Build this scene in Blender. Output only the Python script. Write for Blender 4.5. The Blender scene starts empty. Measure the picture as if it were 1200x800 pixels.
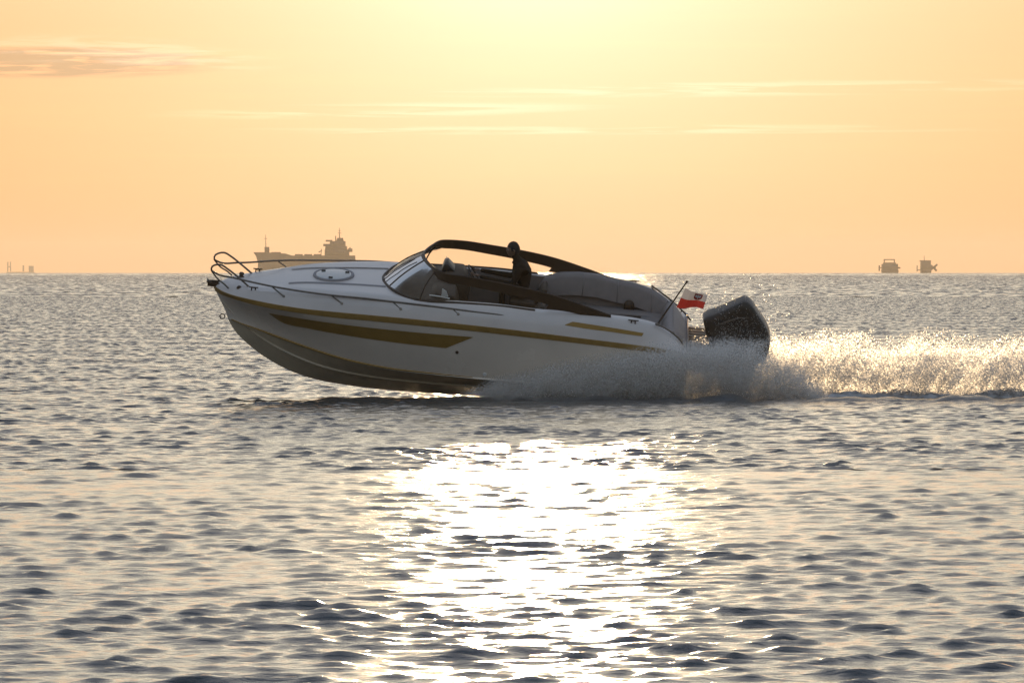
import bpy, bmesh, math, random
import numpy as np
from mathutils import Vector, Matrix, Euler
from mathutils.bvhtree import BVHTree

random.seed(7)
rng = np.random.default_rng(7)
scene = bpy.context.scene
col = scene.collection
RAD = math.radians

# ------------------------------------------------------------------ camera
LENS = 200.0
FPX = 1200 * LENS / 36.0            # focal length in pixels of the 1200 px wide photograph
CAM_H = 2.196                       # lens above the water
EARTH = 6.371e6
V0 = 314.46                         # pixel row of the true horizontal
TILT = math.atan((400 - V0) / FPX)
cam_data = bpy.data.cameras.new('camera')
cam_data.lens = LENS
cam_data.sensor_width = 36.0
cam_data.clip_start = 0.5
cam_data.clip_end = 60000
cam = bpy.data.objects.new('camera', cam_data)
col.objects.link(cam)
cam.location = (0, 0, CAM_H)
cam.rotation_euler = (RAD(90) - TILT, 0, 0)
scene.camera = cam
CAM_R = Euler(cam.rotation_euler).to_matrix()

# ------------------------------------------------------------------ sky, sun, exposure
SUN_EL = 4.6                       # degrees, just above the top of the frame
SUN_AZ = math.degrees(math.atan((632 - 600) / FPX))   # a touch right of centre
world = bpy.data.worlds.new('World')
scene.world = world
world.use_nodes = True
wn = world.node_tree.nodes
wl = world.node_tree.links
wn.clear()
w_out = wn.new('ShaderNodeOutputWorld')
w_bg = wn.new('ShaderNodeBackground')
w_sky = wn.new('ShaderNodeTexSky')
w_sky.sky_type = 'NISHITA'
w_sky.sun_disc = False
w_sky.sun_elevation = RAD(SUN_EL)
w_sky.sun_rotation = RAD(SUN_AZ)
w_sky.altitude = 0
w_sky.air_density = 1.15
w_sky.dust_density = 2.0
w_sky.ozone_density = 1.3
w_bg.inputs['Strength'].default_value = 0.15
wl.new(w_bg.outputs[0], w_out.inputs[0])


def wmath(op, a, b=None, c=None):
    n = wn.new('ShaderNodeMath')
    n.operation = op
    for i, v in enumerate((a, b, c)):
        if v is None:
            continue
        if isinstance(v, (int, float)):
            n.inputs[i].default_value = v
        else:
            wl.new(v, n.inputs[i])
    return n.outputs[0]


# thin streaks of high cloud, laid out by direction
w_tc = wn.new('ShaderNodeTexCoord')
w_sep = wn.new('ShaderNodeSeparateXYZ')
wl.new(w_tc.outputs['Generated'], w_sep.inputs[0])


def wnoise(sx, sy, sz, detail, off=0.0, rough=0.55, dist=0.0):
    m = wn.new('ShaderNodeMapping')
    m.inputs['Scale'].default_value = (sx, sy, sz)
    m.inputs['Location'].default_value = (off, off * 0.7, off * 1.3)
    wl.new(w_tc.outputs['Generated'], m.inputs[0])
    n = wn.new('ShaderNodeTexNoise')
    n.inputs['Scale'].default_value = 1.0
    n.inputs['Detail'].default_value = detail
    n.inputs['Roughness'].default_value = rough
    n.inputs['Distortion'].default_value = dist
    wl.new(m.outputs[0], n.inputs['Vector'])
    return n.outputs['Fac']


def wramp(v, a, b, lo=0.0, hi=1.0):
    n = wn.new('ShaderNodeMapRange')
    n.interpolation_type = 'SMOOTHSTEP'
    n.inputs['From Min'].default_value = a
    n.inputs['From Max'].default_value = b
    n.inputs['To Min'].default_value = lo
    n.inputs['To Max'].default_value = hi
    wl.new(v, n.inputs['Value'])
    return n.outputs[0]


def wmix(fac, a, b, mode='MIX'):
    n = wn.new('ShaderNodeMix')
    n.data_type = 'RGBA'
    n.blend_type = mode
    if isinstance(fac, (int, float)):
        n.inputs[0].default_value = fac
    else:
        wl.new(fac, n.inputs[0])
    for i, v in ((6, a), (7, b)):
        if isinstance(v, tuple):
            n.inputs[i].default_value = (*v, 1)
        else:
            wl.new(v, n.inputs[i])
    return n.outputs[2]


def dir_mask(cx, cz, rx, rz, tilt=0.0):
    dx = wmath('SUBTRACT', w_sep.outputs[0], cx)
    dz = wmath('SUBTRACT', wmath('SUBTRACT', w_sep.outputs[2], cz), wmath('MULTIPLY', dx, tilt))
    d = wmath('ADD', wmath('POWER', wmath('ABSOLUTE', wmath('DIVIDE', dx, rx)), 2.0),
              wmath('POWER', wmath('ABSOLUTE', wmath('DIVIDE', dz, rz)), 2.0))
    front = wmath('GREATER_THAN', w_sep.outputs[1], 0.0)
    return wmath('MULTIPLY', wramp(d, 0.0, 1.0, 1.0, 0.0), front)


w_gam = wn.new('ShaderNodeGamma')          # high thin haze evens out the sky's range
w_gam.inputs['Gamma'].default_value = 0.42
wl.new(w_sky.outputs[0], w_gam.inputs['Color'])
tint = wmix(wramp(w_sep.outputs[2], 0.042, 0.095), (0.82, 0.500, 0.40), (1.14, 1.26, 1.52))   # reddest low down, paler above
sky_col = wmix(1.0, w_gam.outputs[0], tint, 'MULTIPLY')
# bright aureole round the sun, which stands just above the frame
_e, _a = RAD(SUN_EL), RAD(SUN_AZ)
w_dot = wn.new('ShaderNodeVectorMath')
w_dot.operation = 'DOT_PRODUCT'
w_nrm = wn.new('ShaderNodeVectorMath')
w_nrm.operation = 'NORMALIZE'
wl.new(w_tc.outputs['Generated'], w_nrm.inputs[0])
wl.new(w_nrm.outputs[0], w_dot.inputs[0])
w_dot.inputs[1].default_value = (math.sin(_a) * math.cos(_e), math.cos(_a) * math.cos(_e), math.sin(_e))
w_ang = wmath('ARCCOSINE', wmath('MINIMUM', w_dot.outputs['Value'], 1.0))
glow = wmath('EXPONENT', wmath('MULTIPLY', w_ang, -1.0 / RAD(2.0)))
sky_col = wmix(glow, sky_col, (3.9, 3.7, 3.5), 'ADD')
wide = wmath('EXPONENT', wmath('MULTIPLY', w_ang, -1.0 / RAD(10.0)))
sky_col = wmix(wide, sky_col, (0.80, 0.79, 0.68), 'ADD')
veil = wramp(wnoise(14, 14, 330, 5, 3.1, 0.6, 0.6), 0.47, 0.72)
sky_col = wmix(wmath('MULTIPLY', veil, 0.10), sky_col, (1.25, 1.22, 1.05), 'MULTIPLY')
streak = wnoise(26, 26, 900, 4, 8.3, 0.6, 0.8)
st_mask = wmath('MAXIMUM', dir_mask(0.045, 0.0315, 0.075, 0.0016, 0.012),
                wmath('MAXIMUM', dir_mask(-0.022, 0.0277, 0.045, 0.0016, 0.02), dir_mask(0.02, 0.0243, 0.09, 0.0010, 0.004)))
st = wmath('MULTIPLY', st_mask, wramp(streak, 0.42, 0.60))
sky_col = wmix(wmath('MULTIPLY', st, 0.85), sky_col, (1.16, 1.24, 1.38), 'MULTIPLY')
cl = wmath('MULTIPLY', dir_mask(-0.080, 0.0360, 0.034, 0.0033, 0.0), wramp(wnoise(60, 60, 800, 5, 1.7, 0.6, 0.7), 0.36, 0.60))
clb = wmath('MULTIPLY', dir_mask(-0.070, 0.0376, 0.034, 0.0034, -0.05), wramp(wnoise(50, 50, 900, 5, 5.2, 0.6, 0.7), 0.44, 0.6))
sky_col = wmix(wmath('MULTIPLY', clb, 0.8), sky_col, (1.14, 1.22, 1.40), 'MULTIPLY')
sky_col = wmix(wmath('MINIMUM', wmath('MULTIPLY', cl, 1.7), 1.0), sky_col, (0.60, 0.745, 0.82), 'MULTIPLY')
wl.new(sky_col, w_bg.inputs['Color'])

sun_dir = Vector((math.sin(RAD(SUN_AZ)) * math.cos(RAD(SUN_EL)), math.cos(RAD(SUN_AZ)) * math.cos(RAD(SUN_EL)), math.sin(RAD(SUN_EL))))
sun_data = bpy.data.lights.new('sun', 'SUN')
sun_data.energy = 2.0
sun_data.angle = RAD(0.53)
sun_data.color = (1.0, 0.69, 0.37)
sun = bpy.data.objects.new('sun', sun_data)
col.objects.link(sun)
sun.location = (50, 300, 200)
sun.rotation_euler = sun_dir.to_track_quat('Z', 'Y').to_euler()

vs = scene.view_settings
vs.view_transform = 'Standard'
vs.look = 'None'
vs.gamma = 1.0
vs.use_curve_mapping = False
vs.exposure = 0.85
scene.cycles.use_denoising = True
scene.cycles.max_bounces = 10
scene.cycles.diffuse_bounces = 8
scene.cycles.volume_bounces = 0
scene.cycles.transparent_max_bounces = 96
scene.cycles.caustics_reflective = True
scene.cycles.sample_clamp_indirect = 2.5
scene.cycles.caustics_refractive = False


# ------------------------------------------------------------------ helpers
def new_mat(name):
    m = bpy.data.materials.new(name)
    m.use_nodes = True
    nt = m.node_tree
    b = nt.nodes['Principled BSDF']
    return m, nt, b


def nnode(nt, t, **kw):
    n = nt.nodes.new(t)
    for k, v in kw.items():
        setattr(n, k, v)
    return n


def simple_mat(name, color, rough=0.5, metal=0.0, coat=0.0, var=0.12, vscale=6.0, bump=0.0, bscale=60.0, spec=0.5):
    m, nt, b = new_mat(name)
    tc = nnode(nt, 'ShaderNodeTexCoord')
    n = nnode(nt, 'ShaderNodeTexNoise')
    n.inputs['Scale'].default_value = vscale
    n.inputs['Detail'].default_value = 5
    nt.links.new(tc.outputs['Object'], n.inputs['Vector'])
    r = nnode(nt, 'ShaderNodeMapRange')
    r.inputs['From Min'].default_value = 0.3
    r.inputs['From Max'].default_value = 0.7
    r.inputs['To Min'].default_value = 1 - var
    r.inputs['To Max'].default_value = 1 + var * 0.4
    nt.links.new(n.outputs['Fac'], r.inputs['Value'])
    mx = nnode(nt, 'ShaderNodeMix', data_type='RGBA', blend_type='MULTIPLY')
    mx.inputs[0].default_value = 1.0
    mx.inputs[6].default_value = (*color, 1)
    nt.links.new(r.outputs[0], mx.inputs[7])
    nt.links.new(mx.outputs[2], b.inputs['Base Color'])
    r2 = nnode(nt, 'ShaderNodeMapRange')
    r2.inputs['To Min'].default_value = rough * 0.8
    r2.inputs['To Max'].default_value = min(1, rough * 1.25)
    nt.links.new(n.outputs['Fac'], r2.inputs['Value'])
    nt.links.new(r2.outputs[0], b.inputs['Roughness'])
    b.inputs['Metallic'].default_value = metal
    b.inputs['Coat Weight'].default_value = coat
    b.inputs['Specular IOR Level'].default_value = spec
    if bump:
        n2 = nnode(nt, 'ShaderNodeTexNoise')
        n2.inputs['Scale'].default_value = bscale
        n2.inputs['Detail'].default_value = 4
        nt.links.new(tc.outputs['Object'], n2.inputs['Vector'])
        bp = nnode(nt, 'ShaderNodeBump')
        bp.inputs['Strength'].default_value = bump
        bp.inputs['Distance'].default_value = 0.01
        nt.links.new(n2.outputs['Fac'], bp.inputs['Height'])
        nt.links.new(bp.outputs[0], b.inputs['Normal'])
    return m


def fast_mesh(name, V, F, smooth=True):
    """mesh from numpy arrays: V (n,3), F (m,k) all faces the same size"""
    V = np.asarray(V, dtype=np.float32)
    F = np.asarray(F, dtype=np.int32)
    me = bpy.data.meshes.new(name)
    me.vertices.add(len(V))
    me.vertices.foreach_set('co', V.ravel())
    k = F.shape[1]
    me.loops.add(F.size)
    me.loops.foreach_set('vertex_index', F.ravel())
    me.polygons.add(len(F))
    me.polygons.foreach_set('loop_start', np.arange(0, F.size, k, dtype=np.int32))
    me.polygons.foreach_set('use_smooth', np.full(len(F), smooth, dtype=bool))
    me.update(calc_edges=True)
    return me


def tag(o, label=None, cat=None, group=None, kind=None):
    if label:
        o['label'] = label
    if cat:
        o['category'] = cat
    if group:
        o['group'] = group
    if kind:
        o['kind'] = kind
    return o


def link(name, me, mat=None, parent=None):
    o = bpy.data.objects.new(name, me)
    col.objects.link(o)
    if mat:
        me.materials.append(mat)
    if parent:
        o.parent = parent
    return o


# ------------------------------------------------------------------ the sea
def sea_drop(x, y):
    return -(x * x + y * y) / (2 * EARTH)


D_BOAT = FPX / 68.5
# wind chop: a sum of waves whose lengths all divide one 32 m square, so that a square of sea repeats without a seam
TILE = 32.0
Y_TILE = 62.0
NW = 170
lam = np.exp(np.linspace(math.log(0.11), math.log(2.4), NW)) * np.exp(rng.normal(0, 0.03, NW))
ang = RAD(-90 + 14) + rng.normal(0, 0.44, NW)
KXI = np.round(np.cos(ang) * TILE / lam)
KYI = np.round(np.sin(ang) * TILE / lam)
KYI[(KXI == 0) & (KYI == 0)] = -12
kxs, kys = KXI * 2 * np.pi / TILE, KYI * 2 * np.pi / TILE
kk = np.hypot(kxs, kys)
lam = 2 * np.pi / kk
ph = rng.uniform(0, 2 * np.pi, NW)
SLOPE = 0.136
wgt = np.exp(-0.5 * ((np.log(lam) - math.log(0.235)) / 0.74) ** 2)
sl = SLOPE * math.sqrt(2) * wgt / math.sqrt((wgt ** 2).sum())
SIG = math.sqrt(((sl / kk) ** 2).sum() / 2)


def chop(X, Y, step_x, step_y):
    """heights and sideways shifts of the sea at X, Y; waves too short for the grid spacing are left to the material"""
    H, DX, DY = np.zeros_like(X), np.zeros_like(X), np.zeros_like(X)
    lost = np.zeros(X.shape[0])
    for i in range(NW):
        k = kk[i]
        amp = sl[i] / k
        step = np.maximum(step_y * abs(kys[i] / k), step_x * abs(kxs[i] / k))
        q = np.clip((lam[i] / step - 2.0) / 2.0, 0, 1)
        q = q * q * (3 - 2 * q)
        lost += (1 - q ** 2) * sl[i] ** 2 / 2
        if q.max() < 0.001:
            continue
        P = kxs[i] * X + kys[i] * Y + ph[i]
        s_, c_ = np.sin(P), np.cos(P)
        qa = (q * amp)[:, None]
        H += qa * c_
        DX -= qa * s_ * (kxs[i] / k) * 1.0
        DY -= qa * s_ * (kys[i] / k) * 1.0
    w1 = 2 * np.pi / TILE
    gust = 1 + 0.22 * np.sin(X * w1 * 2 + 1.3 + np.sin(Y * w1)) * np.sin(Y * w1 * 3 + 0.4 + np.sin(X * w1 * 2))
    H *= gust
    H = SIG * (np.exp(0.36 * np.clip(H / SIG, -3, 3.0)) - 1.066) / 0.36        # peaked crests, flat troughs
    return H, DX, DY, np.sqrt(lost) / SLOPE


# nearest water, a wedge in front of the lens
rows = [18.0]
while rows[-1] < Y_TILE:
    rows.append(rows[-1] + max(0.040, 0.0017 * rows[-1]))
rows = np.array(rows)
rows *= Y_TILE / rows[-1]
drow = np.gradient(rows)
NC = 560
tcol = np.linspace(-1, 1, NC)
half = rows * 0.0965 + 2.6
X = half[:, None] * tcol[None, :]
Y = np.repeat(rows[:, None], NC, 1)
H, DX, DY, lod = chop(X, Y, half * 2 / NC, drow)
edge = np.clip((Y_TILE - Y) / 0.5, 0, 1)
Z = H + sea_drop(X, Y)
V = np.stack([X + DX, Y + DY, Z], -1).reshape(-1, 3)
nr = len(rows)
ii = (np.arange(nr - 1)[:, None] * NC + np.arange(NC - 1)[None, :]).ravel()
F = np.stack([ii, ii + 1, ii + NC + 1, ii + NC], -1)
lod = np.repeat(lod[:, None], NC, 1).ravel()
# the rest of the sea, coarser, all round and just underneath
rr = np.concatenate([[0.01], np.geomspace(2, 9500, 90)])
aa = np.linspace(0, 2 * np.pi, 181)[:-1]
RX = rr[:, None] * np.cos(aa)[None]
RY = rr[:, None] * np.sin(aa)[None]
RZ = -0.30 - 0.9 * np.clip((rr[:, None] - 300) / 2000, 0, 1) - rr[:, None] ** 2 / (2 * EARTH) + 0 * RX
V2 = np.stack([RX, RY, RZ], -1).reshape(-1, 3)
na = len(aa)
base = len(V)
ia = (np.arange(len(rr) - 1)[:, None] * na)
ja = np.arange(na)[None, :]
jb = (ja + 1) % na
F2 = np.stack([ia + ja, ia + na + ja, ia + na + jb, ia + jb], -1).reshape(-1, 4) + base
me = fast_mesh('sea', np.concatenate([V, V2]), np.concatenate([F, F2]))
at = me.attributes.new('ripple', 'FLOAT', 'POINT')
at.data.foreach_set('value', np.concatenate([lod, np.ones(len(V2))]).astype(np.float32))
del V, F, H, DX, DY, Z
# one 32 m square of open sea; its copies carry on to the horizon, the swell growing with distance
NT_ = 500
g_ = np.linspace(0, TILE, NT_ + 1)
XT, YT = np.meshgrid(g_ - TILE / 2, g_ + Y_TILE)
H, DX, DY, lt = chop(XT, YT, np.full(NT_ + 1, TILE / NT_), np.full(NT_ + 1, TILE / NT_))
VT = np.stack([XT + DX, YT - Y_TILE + DY, H], -1).reshape(-1, 3)
ii = (np.arange(NT_)[:, None] * (NT_ + 1) + np.arange(NT_)[None, :]).ravel()
me_tile = fast_mesh('water_patch', VT, np.stack([ii, ii + 1, ii + NT_ + 2, ii + NT_ + 1], -1))
at = me_tile.attributes.new('ripple', 'FLOAT', 'POINT')
at.data.foreach_set('value', np.full(len(VT), 0.55, dtype=np.float32))
del H, DX, DY

m_sea, nt, b = new_mat('sea_water')
b.inputs['Base Color'].default_value = (0.022, 0.030, 0.036, 1)
b.inputs['IOR'].default_value = 1.333
geo = nnode(nt, 'ShaderNodeNewGeometry')
att = nnode(nt, 'ShaderNodeAttribute', attribute_name='ripple')


def sea_noise(sx, sy, detail, dist):
    mp = nnode(nt, 'ShaderNodeMapping')
    mp.inputs['Scale'].default_value = (sx, sy, 1)
    mp.inputs['Rotation'].default_value = (0, 0, 0.2)
    nt.links.new(geo.outputs['Position'], mp.inputs[0])
    n = nnode(nt, 'ShaderNodeTexNoise')
    n.inputs['Scale'].default_value = 1
    n.inputs['Detail'].default_value = detail
    n.inputs['Roughness'].default_value = 0.5
    nt.links.new(mp.outputs[0], n.inputs['Vector'])
    return n.outputs['Fac']


def mth(op, a, b_=None):
    n = nnode(nt, 'ShaderNodeMath', operation=op)
    for i, v in enumerate((a, b_)):
        if v is None:
            continue
        if isinstance(v, (int, float)):
            n.inputs[i].default_value = v
        else:
            nt.links.new(v, n.inputs[i])
    return n.outputs[0]


small = mth('MULTIPLY', sea_noise(9.0, 13.0, 6, 0), 0.0115)
mid = mth('MULTIPLY', mth('MULTIPLY', sea_noise(0.9, 1.3, 4, 0), 0.05), att.outputs['Fac'])
big = 0.0
hsum = mth('ADD', small, mth('ADD', mid, big))
bp = nnode(nt, 'ShaderNodeBump')
bp.inputs['Strength'].default_value = 1.0
bp.inputs['Distance'].default_value = 1.0
nt.links.new(hsum, bp.inputs['Height'])
nt.links.new(bp.outputs[0], b.inputs['Normal'])
rg = mth('ADD', 0.075, mth('MULTIPLY', att.outputs['Fac'], 0.07))
nt.links.new(rg, b.inputs['Roughness'])
sea = link('sea', me, m_sea)
tag(sea, kind='structure')
me_tile.materials.append(m_sea)
for y_ in (-2.0, 30.0):                     # beside and just under the finely built wedge
    for q in range(-2, 3):
        o = bpy.data.objects.new('water_patch', me_tile)
        col.objects.link(o)
        o.parent = sea
        o.location = (q * TILE, y_, -0.12 if q == 0 else 0.0)
y_ = Y_TILE
for size, zs, bands in ((32.0, 1.0, 12), (128.0, 3.4, 12), (512.0, 9.0, 14)):
    for j in range(bands):
        hw = (y_ + size) * 0.15 + 30
        n_x = int(math.ceil((hw - size / 2) / size)) if hw > size / 2 else 0
        for q in range(-n_x, n_x + 1):
            o = bpy.data.objects.new('water_patch', me_tile)
            col.objects.link(o)
            o.parent = sea
            o.scale = (size / TILE, size / TILE, zs)
            yc = y_ + size / 2
            xc = q * size
            o.location = (xc, y_, sea_drop(xc, yc) - (0.0 if size < 100 else 0.03 if size < 200 else 0.15))
            # lie along the curve of the earth
            o.rotation_euler = (-yc / EARTH, xc / EARTH, 0)
            o.location.z += math.sin(yc / EARTH) * size / 2
        y_ += size
    y_ -= 9.0 if size < 100 else 60.0          # overlap, so that no gap opens where the swell changes
#BOAT_SECTION
# ------------------------------------------------------------------ the motorboat
ROLL, PITCH = RAD(17.0), RAD(5.0)
BOAT_M = Matrix.Translation((0.0, D_BOAT, 0.0)) @ Euler((ROLL, PITCH, 0.0)).to_matrix().to_4x4()
BOAT_I = BOAT_M.inverted()
_o = BOAT_I @ Vector((0, 0, CAM_H))
_R3 = BOAT_I.to_3x3() @ CAM_R


def L(u, v, w):
    """point of the boat's own frame (x aft, y starboard, z up) that lies w metres to port and is seen at u, v"""
    d = _R3 @ Vector(((u - 600) / FPX, -(v - 400) / FPX, -1))
    t = (-w - _o.y) / d.y
    return _o + d * t


def spline(P, n, pw=1.0):
    """smooth curve through the points P, n samples by length (pw > 1: closer together at the start)"""
    P = np.array([tuple(p) for p in P], dtype=float)
    if len(P) == 2:
        s = np.linspace(0, 1, n)[:, None] ** pw
        return P[0] * (1 - s) + P[1] * s
    t = np.concatenate([[0], np.cumsum(np.sqrt(((P[1:] - P[:-1]) ** 2).sum(1)) + 1e-9)])
    m = np.zeros_like(P)
    dd = (P[1:] - P[:-1]) / (t[1:] - t[:-1])[:, None]
    m[0], m[-1] = dd[0], dd[-1]
    h = (t[1:] - t[:-1])[:, None]
    m[1:-1] = (dd[:-1] * h[1:] + dd[1:] * h[:-1]) / (h[1:] + h[:-1])
    tt = t[-1] * np.linspace(0, 1, n) ** pw
    k = np.clip(np.searchsorted(t, tt, side='right') - 1, 0, len(P) - 2)
    hh = (t[k + 1] - t[k])[:, None]
    q = ((tt - t[k]) / (t[k + 1] - t[k]))[:, None]
    return ((2 * q ** 3 - 3 * q ** 2 + 1) * P[k] + (q ** 3 - 2 * q ** 2 + q) * hh * m[k]
            + (-2 * q ** 3 + 3 * q ** 2) * P[k + 1] + (q ** 3 - q ** 2) * hh * m[k + 1])


def lin(a, b_, n):
    return [float(q) for q in np.linspace(a, b_, n)]


class MB:
    """collects shapes that become ONE mesh"""

    def __init__(self):
        self.v, self.f = [], []

    def add(self, V, F):
        b0 = len(self.v)
        self.v += [tuple(float(c) for c in p) for p in V]
        self.f += [tuple(i + b0 for i in f) for f in F]
        return self

    def grid(self, G, closed=False):
        """G: list of rows of points"""
        n, m = len(G), len(G[0])
        F = []
        for i in range(n - 1):
            for j in range(m if closed else m - 1):
                j2 = (j + 1) % m
                F.append((i * m + j, i * m + j2, (i + 1) * m + j2, (i + 1) * m + j))
        return self.add([p for r in G for p in r], F)

    def box(self, c, s, rot=None, taper=1.0):
        V = []
        for dz in (-1, 1):
            k = 1.0 if dz < 0 else taper
            for dx, dy in ((-1, -1), (1, -1), (1, 1), (-1, 1)):
                p = Vector((dx * s[0] / 2 * k, dy * s[1] / 2 * k, dz * s[2] / 2))
                if rot is not None:
                    p = rot @ p
                V.append(p + Vector(c))
        return self.add(V, [(3, 2, 1, 0), (4, 5, 6, 7), (0, 1, 5, 4), (1, 2, 6, 5), (2, 3, 7, 6), (3, 0, 4, 7)])

    def tube(self, P, r, seg=10, n=None, caps=True):
        """round bar along P; r a number or a list of radii"""
        if n:
            P = spline(P, n)
        P = [Vector(p) for p in P]
        m = len(P)
        rs = [r] * m if isinstance(r, (int, float)) else [float(q) for q in np.interp(np.linspace(0, 1, m), np.linspace(0, 1, len(r)), r)]
        up = Vector((0.13, 0.31, 0.94))
        G = []
        for i in range(m):
            t = (P[min(i + 1, m - 1)] - P[max(i - 1, 0)]).normalized()
            a = t.cross(up)
            if a.length < 0.1:
                a = t.cross(Vector((1, 0, 0)))
            a.normalize()
            c = t.cross(a)
            up = -c if False else up
            G.append([P[i] + rs[i] * (math.cos(2 * math.pi * j / seg) * a + math.sin(2 * math.pi * j / seg) * c) for j in range(seg)])
        b0 = len(self.v)
        self.grid(G, closed=True)
        if caps:
            self.f.append(tuple(b0 + j for j in range(seg))[::-1])
            e = b0 + (m - 1) * seg
            self.f.append(tuple(e + j for j in range(seg)))
        return self

    def prism(self, P, off):
        """polygon P swept by the vector off"""
        n = len(P)
        off = Vector(off)
        V = [Vector(p) for p in P] + [Vector(p) + off for p in P]
        F = [tuple(range(n))[::-1], tuple(range(n, 2 * n))]
        F += [(i, (i + 1) % n, (i + 1) % n + n, i + n) for i in range(n)]
        return self.add(V, F)

    def lathe(self, prof, c, axis=(0, 0, 1), seg=20, sx=1.0, sy=1.0):
        ax = Vector(axis).normalized()
        a = ax.orthogonal().normalized()
        b_ = ax.cross(a)
        G = [[Vector(c) + ax * z + r * (math.cos(2 * math.pi * j / seg) * a * sx + math.sin(2 * math.pi * j / seg) * b_ * sy) for j in range(seg)] for r, z in prof]
        return self.grid(G, closed=True)

    def mirror(self):
        n = len(self.v)
        self.v += [(x, -y, z) for x, y, z in self.v]
        self.f += [tuple(i + n for i in f)[::-1] for f in self.f]
        return self

    def build(self, name, mat, parent=None, smooth=None, bevel=0.0, subdiv=0, loc=None, solid=0.0, normals=True):
        V = self.v
        if loc is not None:
            V = [(x - loc[0], y - loc[1], z - loc[2]) for x, y, z in V]
        me = bpy.data.meshes.new(name)
        me.from_pydata(V, [], self.f)
        bm = bmesh.new()
        bm.from_mesh(me)
        bmesh.ops.remove_doubles(bm, verts=bm.verts, dist=0.0004)
        if normals:
            bmesh.ops.recalc_face_normals(bm, faces=bm.faces)
        bm.to_mesh(me)
        bm.free()
        for p in me.polygons:
            p.use_smooth = True
        if smooth is not None:
            me.set_sharp_from_angle(angle=RAD(smooth))
        o = link(name, me, mat, parent)
        if loc is not None:
            o.location = loc
        if solid:
            m_ = o.modifiers.new('solid', 'SOLIDIFY')
            m_.thickness = solid
            m_.offset = 0
        if bevel:
            m_ = o.modifiers.new('bevel', 'BEVEL')
            m_.width = bevel
            m_.segments = 2
            m_.limit_method = 'ANGLE'
            m_.angle_limit = RAD(40)
        if subdiv:
            m_ = o.modifiers.new('sub', 'SUBSURF')
            m_.levels = m_.render_levels = subdiv
        return o


# materials
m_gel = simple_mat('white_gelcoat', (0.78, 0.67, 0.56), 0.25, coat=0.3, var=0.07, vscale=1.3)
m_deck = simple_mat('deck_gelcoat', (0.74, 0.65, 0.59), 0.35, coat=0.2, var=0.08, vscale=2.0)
m_bottom = simple_mat('warm_reflection_bottom', (0.60, 0.50, 0.36), 0.35, var=0.15, vscale=2.5)  # gelcoat browned to carry the warm reflection on the hull bottom
m_gold = simple_mat('bronze_stripe', (0.36, 0.21, 0.048), 0.38, metal=0.25, var=0.1)
m_rub = simple_mat('bronze_rubber', (0.31, 0.18, 0.042), 0.45, var=0.15, vscale=9)
m_dark = simple_mat('dark_brown_frame', (0.058, 0.031, 0.012), 0.5, var=0.1)
m_steel = simple_mat('stainless_steel', (0.20, 0.17, 0.14), 0.3, metal=1.0, var=0.1)
m_groove = simple_mat('grey_nonskid', (0.33, 0.30, 0.30), 0.7, var=0.12, bump=0.3, bscale=300)
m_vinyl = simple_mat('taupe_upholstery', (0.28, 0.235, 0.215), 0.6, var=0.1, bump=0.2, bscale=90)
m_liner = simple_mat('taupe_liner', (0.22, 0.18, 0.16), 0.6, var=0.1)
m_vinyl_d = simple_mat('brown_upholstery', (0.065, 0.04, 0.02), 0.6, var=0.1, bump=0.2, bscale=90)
m_black = simple_mat('black_plastic', (0.030, 0.024, 0.018), 0.4, var=0.15)
m_cowl = simple_mat('wet_black_cowl', (0.030, 0.021, 0.012), 0.48, coat=0.08, var=0.25, vscale=14)
m_plat = simple_mat('brown_platform', (0.15, 0.095, 0.05), 0.5)
m_teak = simple_mat('teak_decking', (0.22, 0.13, 0.065), 0.6, var=0.2, vscale=12)
m_white = simple_mat('white_plastic', (0.78, 0.77, 0.76), 0.35, var=0.05)
m_hatch = simple_mat('smoked_hatch', (0.50, 0.48, 0.44), 0.12, coat=0.6, var=0.08)

m_glass = bpy.data.materials.new('bronze_glass')
m_glass.use_nodes = True
nt = m_glass.node_tree
nt.nodes.clear()
g_out = nnode(nt, 'ShaderNodeOutputMaterial')
g_mix = nnode(nt, 'ShaderNodeMixShader')
g_tr = nnode(nt, 'ShaderNodeBsdfTransparent')
g_tr.inputs[0].default_value = (0.97, 0.95, 0.90, 1)
g_gl = nnode(nt, 'ShaderNodeBsdfGlossy')
g_gl.inputs['Roughness'].default_value = 0.05
g_gl.inputs['Color'].default_value = (0.80, 0.76, 0.72, 1)
g_fr = nnode(nt, 'ShaderNodeFresnel')
g_fr.inputs['IOR'].default_value = 1.16
nt.links.new(g_fr.outputs[0], g_mix.inputs[0])
nt.links.new(g_tr.outputs[0], g_mix.inputs[1])
nt.links.new(g_gl.outputs[0], g_mix.inputs[2])
nt.links.new(g_mix.outputs[0], g_out.inputs[0])

boat = bpy.data.objects.new('motorboat', None)
col.objects.link(boat)
boat.matrix_world = BOAT_M
boat.empty_display_size = 0.5
tag(boat, 'white sport motorboat with bronze stripes planing to the left, bow raised, heeled towards the viewer', 'boat')

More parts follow.
